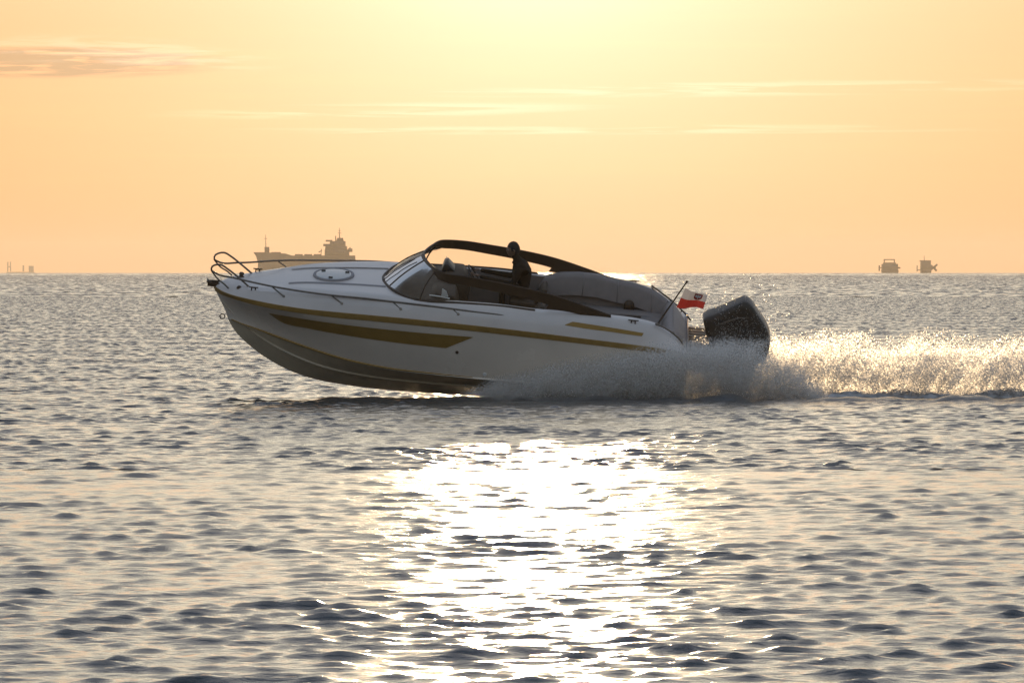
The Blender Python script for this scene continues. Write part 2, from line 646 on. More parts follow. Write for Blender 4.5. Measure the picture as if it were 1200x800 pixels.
# ---- lines of the hull, port side, bow to stern: pixel, pixel, metres to port
NS = 110
KEEL = [(251.2, 336, 0), (254, 343, 0), (258.5, 352, 0), (263, 361, 0), (268, 375, 0), (275, 387, 0), (293, 405, 0), (320, 424, 0), (347, 437, 0), (373, 445, 0), (400, 450, 0), (432, 454.5, 0), (490, 459.5, 0), (560, 463, 0), (680, 468, 0), (800, 472, 0)]
CHIN = [(268.3, 373, 0.015), (281, 378.5, 0.10), (301, 385.5, 0.22), (330, 396.3, 0.40), (360, 407, 0.56), (405, 421, 0.78), (453, 431, 0.95), (507, 437.5, 1.05), (552, 442, 1.10), (680, 452, 1.16), (800, 461, 1.16)]
RUBB = [(253.0, 341, 0.03), (258, 344.2, 0.15), (270, 348.6, 0.36), (303, 358.3, 0.70), (352, 367, 0.96), (400, 373, 1.11), (430, 375.7, 1.17), (480, 380.6, 1.24), (540, 386.5, 1.28), (620, 395.5, 1.30), (680, 402.5, 1.30), (748, 411, 1.28), (780, 415.5, 1.24), (808, 420, 1.18)]
RUBT = [(251.0, 334.3, 0.03), (256, 338.2, 0.15), (265.5, 343, 0.36), (303, 352.6, 0.70), (352, 361, 0.96), (400, 366, 1.11), (430, 368.7, 1.17), (480, 373.3, 1.24), (540, 379.5, 1.28), (620, 388.5, 1.30), (680, 396, 1.30), (748, 404.5, 1.27), (780, 409, 1.22), (806, 414, 1.14)]
EDGE = [(256, 332.0, 0.05), (266, 332.8, 0.20), (281, 334.4, 0.33), (302, 337, 0.47), (328, 337.6, 0.60), (352, 338, 0.71), (387, 341, 0.85), (430, 344.6, 0.96), (464, 348, 1.02), (490, 352.3, 1.06), (540, 355.8, 1.09), (585, 359.3, 1.10), (627, 364.7, 1.10), (670, 368, 1.10), (712, 371.5, 1.10), (752, 377, 1.07), (769, 381.5, 1.01), (783, 388.5, 0.94), (795, 398, 0.88), (804, 411.5, 0.84)]
K = spline([L(*p) for p in KEEL], NS, 1.25)
C = spline([L(*p) for p in CHIN], NS, 1.25)
RB = spline([L(*p) for p in RUBB], NS, 1.25)
RT = spline([L(*p) for p in RUBT], NS, 1.25)
E = spline([L(*p) for p in EDGE], NS, 1.25)
for c_ in (K,):
    c_[:, 1] = 0

hull_curves = []
fr = np.linspace(0, 1, NS)[:, None]
bot = []
for q in (0.0, 0.26, 0.5, 0.505, 0.53, 0.75, 1.0):
    P = K * (1 - q) + C * q
    # slightly hollow forefoot, with a spray rail half way out
    P = P + np.array([0, 0, 1.0]) * (0.03 * math.sin(math.pi * q) * (1 - fr))
    if q in (0.505,):
        P = P + np.array([0, -0.028, -0.012])
    bot.append(P)
C2 = C + np.array([0, -0.045, -0.004]) * np.clip(fr * 12, 0, 1)
C3 = C + np.array([0, -0.035, 0.022]) * np.clip(fr * 12, 0, 1)
top = []
for q in (0.14, 0.3, 0.46, 0.62, 0.78, 0.9, 1.0):
    P = C3 * (1 - q) + RB * q
    hollow = (0.10 * np.exp(-((fr - 0.15) / 0.2) ** 2) - 0.02) * math.sin(math.pi * q)
    P = P + np.array([0, 1.0, 0]) * hollow
    top.append(P)
side = bot + [C2, C3] + top + [RT]
side_bvh_verts = []
hb = MB()
G = [[tuple(s[i]) for s in side] for i in range(NS)]
for i in range(NS):                       # nothing may cross the centre line at the stem
    G[i] = [(x, min(y, 0.0), z) for x, y, z in G[i]]
hb.grid(G)
hb.mirror()
# transom
tr = [G[-1][j] for j in range(len(side))]
hb.add(tr + [(x, -y, z) for x, y, z in tr[::-1]], [tuple(range(2 * len(tr)))])
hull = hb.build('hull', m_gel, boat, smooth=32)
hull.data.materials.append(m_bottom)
for p_ in hull.data.polygons:               # below the chine the warm reflection is put into the colour
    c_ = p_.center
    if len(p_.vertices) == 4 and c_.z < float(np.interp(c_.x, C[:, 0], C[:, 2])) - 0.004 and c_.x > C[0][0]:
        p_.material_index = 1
bvh_hull = BVHTree.FromPolygons([Vector(v) for v in hb.v], hb.f)

# ---- deck: topsides above the rub rail, side decks, foredeck and the sole of the cockpit
M1 = RT * 0.66 + E * 0.34 + np.array([0, -0.030, 0.012]) * np.clip(fr * 6, 0, 1)
M2 = RT * 0.30 + E * 0.70 + np.array([0, -0.050, 0.022]) * np.clip(fr * 6, 0, 1)
E0 = E.copy()
E0[:, 1] -= 0.012
E0[:, 2] -= 0.012
I1 = E.copy()
I1[:, 1] = np.minimum(E[:, 1] + 0.02, 0)
I2 = E.copy()
I2[:, 1] = np.minimum(E[:, 1] * 0.86, 0)
G3 = E.copy()
G3[:, 1] = E[:, 1] * 0.5
G3[:, 2] += 0.010
CT = E.copy()
CT[:, 1] = 0
CT[:, 2] += 0.018
dk = [RT, M1, M2, E0, I1, I2, G3, CT]
UE = np.array([600 + p[0] * 68.5 for p in E])
i0 = int(np.argmax(UE > 512))
i1 = int(np.argmax(UE > 781))
db = MB()
db.grid([[tuple(s[i]) for s in dk[:6]] for i in range(NS)])
db.grid([[tuple(s[i]) for s in dk[5:]] for i in range(i0 + 1)])
db.grid([[tuple(s[i]) for s in dk[5:]] for i in range(i1, NS)])
db.mirror()
# closes the stern between deck and hull
st_ = [tuple(s[-1]) for s in dk]
db.add(st_ + [(x, -y, z) for x, y, z in st_[::-1]], [tuple(range(2 * len(st_)))])
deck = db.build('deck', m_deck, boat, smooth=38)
bvh_deck = BVHTree.FromPolygons([Vector(v) for v in db.v], db.f)
bvh_all = BVHTree.FromPolygons([Vector(v) for v in hb.v] + [Vector(v) for v in db.v], hb.f + [tuple(i + len(hb.v) for i in f) for f in db.f])


def on_boat(u, v, off=0.006, bvh=None):
    """the point of hull or deck seen at this pixel, lifted off the surface a little"""
    d = (_R3 @ Vector(((u - 600) / FPX, -(v - 400) / FPX, -1))).normalized()
    p, n, _, _ = (bvh or bvh_all).ray_cast(_o, d)
    if p is None:
        return None
    if n.dot(d) > 0:
        n = -n
    return p + n * off, n


def floor_z(x):
    return float(np.interp(x, E[:, 0], E[:, 2]))


x_f, x_a = float(E[i0][0]), float(E[i1][0])
z_floor = floor_z(x_f) - 0.86
cb = MB()
Gc = []
for i in range(i0, i1 + 1):
    p = I2[i]
    Gc.append([(p[0], p[1], p[2]), (p[0], p[1] + 0.03, p[2] - 0.30), (p[0], p[1] + 0.10, min(z_floor + 0.02, p[2] - 0.35)), (p[0], 0, min(z_floor, p[2] - 0.36))])
cb.grid(Gc).mirror()
for gi in (0, -1):
    g = Gc[gi]
    cb.add(g + [(x, -y, z) for x, y, z in g[::-1]], [tuple(range(2 * len(g)))])
cb.build('cockpit_liner', m_liner, boat, smooth=35)

# ---- rub rail, one each side
for sgn in (1, -1):
    mb = MB()
    rows_ = []
    for i in range(NS - 4):
        a, c = Vector(RB[i]), Vector(RT[i])
        if i < NS - 5:
            t = Vector(RT[i + 1]) - c
        n = t.cross(c - a)
        n.normalize()
        if n.y > 0:
            n = -n
        k = 0.014 if i < NS - 10 else 0.008
        rows_.append([a, a + n * k * 0.8 + (c - a) * 0.06, a + n * k + (c - a) * 0.3, a + n * k + (c - a) * 0.7, a + n * k * 0.8 + (c - a) * 0.94, c])
    rows_ = [[(p[0], p[1] * sgn, p[2]) for p in r] for r in rows_]
    mb.grid(rows_)
    mb.build('rub_rail', m_rub, boat, smooth=50)


def strip_on(name, top_px, bot_px, mat, n=60, m=4, off=0.006, straight=False):
    """a stripe lying on the port side, then its twin to starboard"""
    if straight:
        tu = [p[0] for p in top_px]
        T = np.array([(u, np.interp(u, tu, [p[1] for p in top_px]), 0) for u in lin(tu[0], tu[-1], n)])
    else:
        T = spline([(a, b_, 0) for a, b_ in top_px], n)
    B = spline([(a, b_, 0) for a, b_ in bot_px], n)
    G_ = []
    for i in range(n):
        r = []
        for j in range(m):
            q = j / (m - 1)
            p = T[i] * (1 - q) + B[i] * q
            h = on_boat(p[0], p[1], off)
            r.append(h[0])
        G_.append(r)
    for sgn in (1, -1):
        MB().grid([[(p[0], p[1] * sgn, p[2]) for p in r] for r in G_]).build(name, mat, boat, smooth=60)


strip_on('hull_stripe', [(315, 366.6), (345, 371.6), (390, 378.4), (427, 383), (490, 389.4), (555, 394.8)],
         [(315, 366.8), (330, 377), (362, 384.6), (427, 396), (475, 402.5), (522.5, 407.6)], m_gold, 70, 6)
# bronze line along the chine
ce = int(np.argmax(C[:, 0] > (553 - 600) / 68.5))
for sgn in (1, -1):
    MB().tube([(float(C2[i][0] * 0.5 + C3[i][0] * 0.5), float(C2[i][1] * 0.5 + C3[i][1] * 0.5) * sgn, float(C2[i][2] * 0.5 + C3[i][2] * 0.5) + 0.006) for i in range(2, ce)], [0.010, 0.019, 0.019, 0.016, 0.006], 8).build('chine_stripe', m_gold, boat, smooth=60)
strip_on('accent_stripe', [(662, 380.5), (671, 376.8), (700, 381.2), (730, 386), (754.5, 390.2)],
         [(662, 381), (690, 385.5), (715, 388.6), (735, 391.6), (752, 393.8)], m_gold, 60, 3, straight=True)
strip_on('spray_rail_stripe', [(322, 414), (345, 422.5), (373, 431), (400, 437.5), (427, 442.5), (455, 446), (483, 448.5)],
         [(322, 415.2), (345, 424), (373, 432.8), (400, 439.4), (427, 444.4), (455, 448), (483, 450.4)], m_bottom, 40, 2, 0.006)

# ---- foredeck: grey pad, seams, hatch
for sgn in (1, -1):
    mb = MB()
    Gp = []
    for u, w in zip(np.linspace(330, 443, 40), np.linspace(0.40, 0.52, 40)):
        x = (u - 600) / 68.5
        z = floor_z(x) + 0.014
        Gp.append([(x, -sgn * (w - 0.022), z + 0.010), (x, -sgn * (w - 0.015), z + 0.012), (x, -sgn * (w + 0.022), z + 0.006), (x, -sgn * (w + 0.03), z - 0.002)])
    mb.grid(Gp).build('deck_seam', m_groove, boat)
hc = L(391, 323.3, 0.0)
hc.z = floor_z(hc.x) + 0.020
slope_h = math.atan2(floor_z(hc.x + 0.3) - floor_z(hc.x - 0.3), 0.6)
hatch = MB().lathe([(0.0, 0.030), (0.24, 0.028), (0.30, 0.022), (0.315, 0.0), (0.315, -0.02)], hc, (-math.sin(slope_h), 0, math.cos(slope_h)), 40, 1.0, 1.0).build('hatch', m_hatch, boat, smooth=40)
MB().lathe([(0.305, 0.020), (0.325, 0.030), (0.345, 0.026), (0.352, 0.008), (0.355, -0.02)], hc, (-math.sin(slope_h), 0, math.cos(slope_h)), 40).build('hatch_frame', m_groove, hatch, smooth=50)
for a in (20, 140, 260):
    px, py = hc.x + 0.24 * math.cos(RAD(a)), hc.y + 0.24 * math.sin(RAD(a))
    MB().box((px, py, hc.z + 0.036 + math.tan(slope_h) * (px - hc.x)), (0.07, 0.04, 0.022)).build('hatch_latch', m_black, hatch, bevel=0.005)

# ---- bow: roller, anchor, lights, cleats, eye
p0 = L(251, 331.5, 0.0)
mb = MB()
mb.box(p0 + Vector((0.06, -0.06, -0.01)), (0.34, 0.012, 0.07)).box(p0 + Vector((0.06, 0.06, -0.01)), (0.34, 0.012, 0.07)).box(p0 + Vector((0.10, 0, -0.045)), (0.30, 0.12, 0.012))
roller = mb.build('bow_roller', m_dark, boat, bevel=0.004)
MB().tube([p0 + Vector((-0.07, -0.055, -0.005)), p0 + Vector((-0.07, 0.055, -0.005))], 0.035, 14).build('roller_wheel', m_black, roller, smooth=40)
anc = MB().tube([p0 + Vector((0.25, 0, 0.02)), p0 + Vector((-0.02, 0, 0.03)), p0 + Vector((-0.10, 0, 0.015))], [0.016, 0.02, 0.026], 8, 8)
anc.prism([p0 + Vector((-0.13, -0.085, 0.03)), p0 + Vector((-0.02, -0.03, -0.055)), p0 + Vector((-0.02, 0.03, -0.055)), p0 + Vector((-0.13, 0.085, 0.03))], (0.012, 0, 0.020))
anc.build('anchor', m_dark, boat, smooth=40)
eye = L(263, 370.7, 0.0)
mb = MB()
ring = [eye + Vector((-0.035 + 0.042 * math.cos(t), 0, 0.042 * math.sin(t))) for t in lin(0, 2 * math.pi, 17)]
mb.tube(ring, 0.010, 8, caps=False).build('bow_eye', m_steel, boat)


def cleat(u, v, ln=0.16):
    h = on_boat(u, v, 0.0)
    if h is None:
        return
    c = h[0]
    for sgn in (1, -1):
        p = Vector((c.x, c.y * sgn, c.z))
        mb = MB()
        mb.tube([p + Vector((-0.035, 0, -0.01)), p + Vector((-0.03, 0, 0.045))], 0.011, 8)
        mb.tube([p + Vector((0.035, 0, -0.01)), p + Vector((0.03, 0, 0.045))], 0.011, 8)
        mb.tube([p + Vector((-ln / 2, 0, 0.052)), p + Vector((-0.03, 0, 0.046)), p + Vector((0.03, 0, 0.046)), p + Vector((ln / 2, 0, 0.052))], [0.008, 0.013, 0.013, 0.008], 8, 9)
        mb.build('cleat', m_dark, boat, smooth=50)


cleat(297, 339.8)
cleat(742, 378.5, 0.18)
h = on_boat(280, 336.8, 0.0)
for sgn in (1, -1):
    c = Vector((h[0].x, h[0].y * sgn, h[0].z))
    MB().lathe([(0.0, 0.030), (0.022, 0.026), (0.034, 0.010), (0.036, -0.01)], c, (0.0, h[1].y * sgn, h[1].z), 16, 1.3, 1.0).build('navigation_light', m_dark, boat, smooth=50)
h = on_boat(535.5, 412.6, 0.0)
MB().lathe([(0.0, 0.004), (0.016, 0.010), (0.026, 0.010), (0.030, -0.01)], h[0], h[1], 16).build('drain_fitting', m_steel, boat, smooth=50)
h = on_boat(568, 438.5, 0.0)
MB().lathe([(0.0, 0.004), (0.016, 0.012), (0.030, 0.010), (0.036, -0.01)], h[0], h[1], 16).build('drain_fitting', m_white, boat, smooth=50)
# windlass and anchor locker lid, far side of the foredeck
wl_ = L(283, 322.5, -0.12)
MB().lathe([(0.0, 0.085), (0.035, 0.08), (0.045, 0.05), (0.03, 0.03), (0.055, 0.0), (0.055, -0.04)], wl_ - Vector((0, 0, 0.03)), (0, 0, 1), 16).build('windlass', m_dark, boat, smooth=50)

# ---- bow rails
def rail_side(sgn):
    def S(u, v, w):
        p = L(u, v, w)
        return Vector((p.x, p.y * sgn, p.z))
    main = [S(609, 373.2, 1.19), S(600, 371.2, 1.20), S(550, 364.5, 1.20), S(505, 358.6, 1.17), S(452, 352.4, 1.11), (S(430, 349.8, 1.08)), S(388, 345.8, 1.00), S(317.5, 335.2, 0.74), S(275.5, 325.8, 0.45), S(253, 320, 0.33), S(247.6, 316, 0.32), S(248.6, 312.4, 0.33), S(253, 310.2, 0.34), S(260, 310.6, 0.36), S(266, 314.5, 0.37), S(279, 324.6, 0.37), S(287, 331.6, 0.375), S(292.5, 336.6, 0.38)]
    r = MB().tube(main, 0.0165, 10, 170).build('bow_rail', m_steel, boat, smooth=60)
    MB().tube([S(247.9, 317.2, 0.32), S(255, 326.5, 0.34), S(263, 333, 0.37), S(268, 338, 0.38)], 0.014, 8, 14).build('rail_leg', m_steel, r, smooth=60)
    for a, b_, w1, w2 in (((318, 335.2), (332.5, 347.2), 0.745, 0.80), ((388, 345.8), (400.5, 355.5), 1.0, 1.04), ((460, 353.4), (469.5, 362), 1.12, 1.15), ((530.5, 362), (537, 368), 1.19, 1.20)):
        h_ = on_boat(b_[0], b_[1], -0.01, bvh_deck)
        e = Vector((h_[0].x, h_[0].y * sgn, h_[0].z))
        MB().tube([S(a[0], a[1], w1), e], 0.012, 8).build('stanchion', m_steel, r, smooth=60)
        ft = h_[1]
        MB().lathe([(0.0, 0.022), (0.022, 0.020), (0.028, 0.0)], e, (ft.x, ft.y * sgn, ft.z), 12).build('rail_foot', m_steel, r, smooth=60)


rail_side(1)
rail_side(-1)

# ---- windshield
WB = [(448.6, 326.2, 0.0), (449.4, 329.6, 0.17), (452.2, 333.4, 0.36), (459, 339.2, 0.66), (467.5, 344.2, 0.86), (481, 350.4, 1.0), (497, 353.2, 1.045), (540, 356.0, 1.06), (585, 359.4, 1.06), (627, 364.6, 1.06)]
WT = [(496.5, 297.2, 0.0), (497.3, 300.4, 0.16), (499.2, 303.8, 0.32), (504.8, 310.0, 0.60), (512, 315.3, 0.84), (523, 320.6, 0.98), (540, 323.0, 1.01), (570, 328.4, 1.03), (600, 334.3, 1.05), (645, 345, 1.07), (690, 360.2, 1.08), (716, 369.6, 1.08)]
NT = 90
T_ = spline([L(*p) for p in WT], NT)
B_ = spline([L(*p) for p in WB], 60)
T_[0][1] = B_[0][1] = 0
# bottom edge of the top bar: a thin bar in front, a broad one along the sides that becomes a solid fin aft
depth = np.interp(np.linspace(0, 1, NT), [0, 0.10, 0.18, 0.24, 0.5, 0.7, 0.8, 0.9, 1.0], [0.034, 0.036, 0.06, 0.145, 0.165, 0.18, 0.20, 0.16, 0.035])
ws = bpy.data.objects.new('windshield', None)
col.objects.link(ws)
ws.parent = boat
mb = MB()
Gf = []
for i in range(NT):
    p = Vector(T_[i])
    t = Vector(T_[min(i + 1, NT - 1)]) - Vector(T_[max(i - 1, 0)])
    out = Vector((t.y, -t.x, 0)).normalized()
    if out.y > 0 or (i < 3 and out.x > 0):
        out = -out
    d = Vector((0, 0, -1)) * float(depth[i])
    lean = Vector((-0.9, 0, 0)) * float(depth[i]) * max(0.0, 1 - i / 16)
    a = p + d + lean
    th = 0.028
    Gf.append([p + out * th * 0.6, p + Vector((0, 0, 0.010)), p - out * th * 0.6, a - out * th * 0.5, a + out * th * 0.5])
mb.grid(Gf, closed=True)
mb.f.append(tuple(len(mb.v) - 5 + j for j in range(5)))
mb.mirror().build('top_frame', m_dark, ws, smooth=35)
mb = MB()
mb.tube([Vector(p) + Vector((0, 0, 0.012)) for p in B_], 0.024, 8)
mb.mirror().build('bottom_frame', m_dark, ws, smooth=50)
# fin joining the aft end of the glass to the side deck
Tp = lambda u: Vector([np.interp((u - 600) / 68.5, T_[20:, 0], T_[20:, k]) for k in range(3)])
for sgn in (1, -1):
    fin = []
    for u in lin(640, 716, 24):
        tp = Tp(u)
        q = (u - 628) / 88
        vb = float(np.interp(u, [628, 642, 680, 716], [364.6, 361.2, 367.3, 371.6]))
        bp_ = L(u, vb, 1.07)
        tp = tp - Vector((0, 0, 0.01))
        fin.append([(tp.x, (tp.y - 0.015) * sgn, tp.z), (bp_.x, (bp_.y - 0.02) * sgn, bp_.z), (bp_.x, (bp_.y + 0.03) * sgn, bp_.z), (tp.x, (tp.y + 0.02) * sgn, tp.z)])
    MB().grid(fin, closed=True).build('side_fin', m_dark, ws, smooth=40)
# panes: front centre, two front corners, two long sides
fa = np.linspace(0, 1, 60)
def glass_row(qa, qb, n, sgn):
    G_ = []
    for q in lin(qa, qb, n):
        b_ = Vector([np.interp(q, fa, B_[:, k]) for k in range(3)])
        # the glass of the side pane meets the bar further aft
        x_q = float(np.interp(q, [0, 0.16, 0.30, 0.42, 1.0], [0, 0.07, 0.13, 0.22, 0.62]))
        t_ = Vector([np.interp(x_q, np.linspace(0, 1, NT), T_[:, k]) for k in range(3)])
        t_.z -= float(np.interp(x_q, np.linspace(0, 1, NT), depth)) * 0.6
        row = []
        for j in range(7):
            f_ = j / 6
            p = b_ * (1 - f_) + t_ * f_
            p = p + Vector((-0.03, -0.035, 0.02)) * math.sin(math.pi * f_)
            row.append((p.x, min(p.y, 0) * sgn, p.z))
        G_.append(row)
    return G_


for qa, qb in ((0.0, 0.155), (0.165, 0.40), (0.41, 1.0)):
    for sgn in (1, -1):
        MB().grid(glass_row(qa, qb, 24, sgn)).build('pane', m_glass, ws, normals=False)
for q in (0.16, 0.405):
    for sgn in (1, -1):
        g = glass_row(q, q + 0.001, 2, sgn)[0]
        MB().tube(g, 0.013, 8).build('mullion', m_dark, ws, smooth=50)
# wiper on the front pane
g = glass_row(0.06, 0.061, 2, 1)[0]
MB().tube([Vector(g[0]) + Vector((-0.02, 0, 0.02)), Vector(g[2]) + Vector((-0.02, 0, 0.03)), Vector(g[5]) + Vector((-0.02, 0, 0.03))], 0.009, 6).build('wiper', m_black, ws)

# ---- inside the cockpit
# dark mat over the deck under the screen
Bx, By = B_[:, 0], -B_[:, 1]
Gm = []
for x in lin(float(Bx[0]) + 0.05, x_f + 0.02, 24):
    hw = max(0.02, float(np.interp(x, Bx, By)) - 0.045)
    zc = floor_z(x)
    Gm.append([(x, q * hw, zc + 0.030 - 0.012 * abs(q)) for q in lin(-1, 1, 15)])
MB().grid(Gm).build('dashboard_mat', m_vinyl_d, boat, smooth=60)
Gm = []
for i in range(i1 - 1, NS):
    e_ = E[i]
    hw = -float(e_[1]) - 0.05
    Gm.append([(float(e_[0]), q * hw, float(e_[2]) + 0.050 - 0.045 * abs(q) ** 6) for q in lin(-1, 1, 21)])
MB().grid(Gm).build('aft_sunpad', m_vinyl, boat, smooth=60)
def zf(x, dz):
    return floor_z(x) + dz


hx = (532 - 600) / 68.5
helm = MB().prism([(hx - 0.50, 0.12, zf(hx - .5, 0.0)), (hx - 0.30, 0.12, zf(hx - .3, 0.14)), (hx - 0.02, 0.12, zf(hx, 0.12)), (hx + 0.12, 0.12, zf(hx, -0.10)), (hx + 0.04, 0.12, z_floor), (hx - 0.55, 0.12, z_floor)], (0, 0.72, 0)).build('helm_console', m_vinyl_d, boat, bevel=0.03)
wc = Vector((hx + 0.16, 0.48, zf(hx, 0.06)))
ax = Vector((0.80, 0, 0.6)).normalized()
a_, b_ = Vector((0, 1, 0)), ax.cross(Vector((0, 1, 0)))
wheel = MB().tube([wc + 0.17 * (math.cos(t) * a_ + math.sin(t) * b_) for t in lin(0, 2 * math.pi, 29)], 0.014, 8, caps=False).build('steering_wheel', m_black, boat)
for t in (0.5, 2.6, 4.7):
    MB().tube([wc - ax * 0.02, wc + 0.165 * (math.cos(t) * a_ + math.sin(t) * b_)], 0.010, 6).build('wheel_spoke', m_steel, wheel)
MB().tube([wc - ax * 0.25, wc - ax * 0.02], [0.03, 0.035], 10).build('wheel_hub', m_black, wheel)
MB().prism([(hx - 0.40, 0.30, zf(hx - .4, 0.10)), (hx - 0.36, 0.30, zf(hx - .4, 0.24)), (hx - 0.30, 0.30, zf(hx - .3, 0.26)), (hx - 0.16, 0.30, zf(hx - .2, 0.13))], (0, 0.40, 0)).build('instrument_hood', m_black, boat, bevel=0.012)
px = (520 - 600) / 68.5
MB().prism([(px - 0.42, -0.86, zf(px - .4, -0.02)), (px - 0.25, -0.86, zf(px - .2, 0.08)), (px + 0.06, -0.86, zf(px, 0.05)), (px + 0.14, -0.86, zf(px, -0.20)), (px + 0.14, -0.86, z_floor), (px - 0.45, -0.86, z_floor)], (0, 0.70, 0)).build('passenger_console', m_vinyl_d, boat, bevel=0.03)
# white brackets that carry the screen
for sgn in (1, -1):
    mb = MB()
    q0 = L(520.5, 347.5, 0.93)
    q1 = L(518.5, 337.5, 0.95)
    mb.prism([(q0.x - 0.05, q0.y * sgn, q0.z), (q0.x + 0.07 * (1 if sgn > 0 else 0.1), q0.y * sgn, q0.z), (q1.x + 0.07 * (1 if sgn > 0 else 0.35), q1.y * sgn, q1.z - 0.05), (q1.x, q1.y * sgn, q1.z - 0.01)], (0, 0.02 * sgn, 0))
    mb.tube([L(503, 345.8, 0.96), L(515, 347.4, 0.96), L(527, 349.8, 0.96)], 0.014, 8) if sgn == 1 else None
    mb.build('screen_bracket', m_white, ws, bevel=0.006)
# bright trim along the inside of the bar
mb = MB()
mb.tube([L(524.5, 322.6, 0.945), L(545, 325.6, 0.97), L(575, 331, 0.985), L(600, 336.5, 1.0), L(628, 343, 1.01)], [0.011, 0.011, 0.008, 0.006, 0.004], 8, 20)
mb.build('trim', m_white, ws)


def seat(x, y, name, wd=0.52):
    zs = zf(x, -0.26)
    root = MB()
    root.prism([(x - 0.28, y - wd / 2, zs), (x + 0.20, y - wd / 2, zs - 0.02), (x + 0.20, y - wd / 2, zs - 0.14), (x - 0.28, y - wd / 2, zs - 0.13)], (0, wd, 0))
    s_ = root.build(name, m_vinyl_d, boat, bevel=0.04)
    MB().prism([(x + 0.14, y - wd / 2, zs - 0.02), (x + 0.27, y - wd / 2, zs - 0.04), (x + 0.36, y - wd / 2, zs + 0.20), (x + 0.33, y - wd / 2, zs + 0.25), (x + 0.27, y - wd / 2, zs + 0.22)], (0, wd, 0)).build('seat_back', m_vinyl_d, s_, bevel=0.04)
    MB().lathe([(0.20, 0.0), (0.18, 0.03), (0.05, 0.05), (0.05, zs - 0.14 - z_floor)], (x, y, z_floor), (0, 0, 1), 16).build('seat_pedestal', m_steel, s_, smooth=40)


SX = (606 - 600) / 68.5
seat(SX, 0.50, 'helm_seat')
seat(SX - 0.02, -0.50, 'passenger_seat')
# galley unit behind the seats and the U-shaped bench aft
bx0 = (662 - 600) / 68.5
bench = MB()
zb = lambda x: zf(x, -0.42)
bench.prism([(bx0 - 0.1, 0.50, zb(bx0)), (x_a - 0.1, 0.50, zb(bx0)), (x_a - 0.1, 0.50, z_floor), (bx0 - 0.1, 0.50, z_floor)], (0, 0.40, 0))
bench.prism([(x_a - 0.62, -0.88, zb(bx0) + 0.0), (x_a - 0.10, -0.88, zb(bx0)), (x_a - 0.10, -0.88, z_floor), (x_a - 0.62, -0.88, z_floor)], (0, 1.38, 0))
bn = bench.build('aft_bench', m_vinyl, boat, bevel=0.03)
# backrests: far side coaming pad, aft pad
Gb = []
for u in lin(620, 772, 44):
    x = (u - 600) / 68.5
    lift = float(np.interp(u, [620, 624, 629, 645, 665, 690, 712, 740, 772], [-0.16, -0.05, 0.04, 0.10, 0.125, 0.11, 0.06, 0.03, 0.01]))
    wv = float(np.interp(x, I2[:, 0], -I2[:, 1]))
    z = zf(x, lift)
    Gb.append([(x, wv + 0.05, z - 0.03), (x, wv + 0.02, z), (x, wv - 0.06, z - 0.01), (x, wv - 0.10, z - 0.08), (x, wv - 0.13, z - 0.38)])
pad = MB().grid(Gb).build('coaming_pad', m_vinyl, boat, smooth=60)
for u in (672, 713, 754):
    x = (u - 600) / 68.5
    wv = float(np.interp(x, I2[:, 0], -I2[:, 1]))
    lf = float(np.interp(u, [672, 713, 754], [0.12, 0.06, 0.02]))
    MB().tube([(x, wv - 0.055, zf(x, lf - 0.005)), (x, wv - 0.106, zf(x, lf - 0.09)), (x, wv - 0.138, zf(x, lf - 0.38))], 0.006, 6).build('pad_seam', m_groove, pad)
xa = x_a - 0.12
mb = MB()
Ga = []
for y in lin(-0.86, 0.86, 24):
    z = zf(xa, 0.0)
    Ga.append([(xa - 0.17, y, z - 0.42), (xa - 0.12, y, z - 0.08), (xa - 0.05, y, z + 0.015), (xa + 0.05, y, z + 0.01), (xa + 0.10, y, z - 0.05)])
MB().grid(Ga).build('aft_backrest', m_vinyl, boat, smooth=60)
for y in (-0.45, 0.0, 0.45):
    z = zf(xa, 0.0)
    MB().tube([(xa - 0.172, y, z - 0.40), (xa - 0.124, y, z - 0.07), (xa - 0.05, y, z + 0.019)], 0.005, 6).build('backrest_seam', m_groove, boat)
# port-side coaming locker with rounded handle
hcp = L(736.5, 359.5, 0.0)
mb = MB()
cz = float(np.interp(hcp.x, I2[:, 0], -I2[:, 1])) - 0.16
hp = L(736.5, 365, -cz)
arch = [(hp.x - 0.09, hp.y, hp.z)] + [(hp.x + 0.09 * math.cos(t), hp.y, hp.z + 0.10 + 0.10 * math.sin(t)) for t in lin(math.pi, 0, 10)] + [(hp.x + 0.09, hp.y, hp.z)]
mb.prism(arch, (0, 0.05, 0)).build('cup_holder_recess', m_dark, boat)

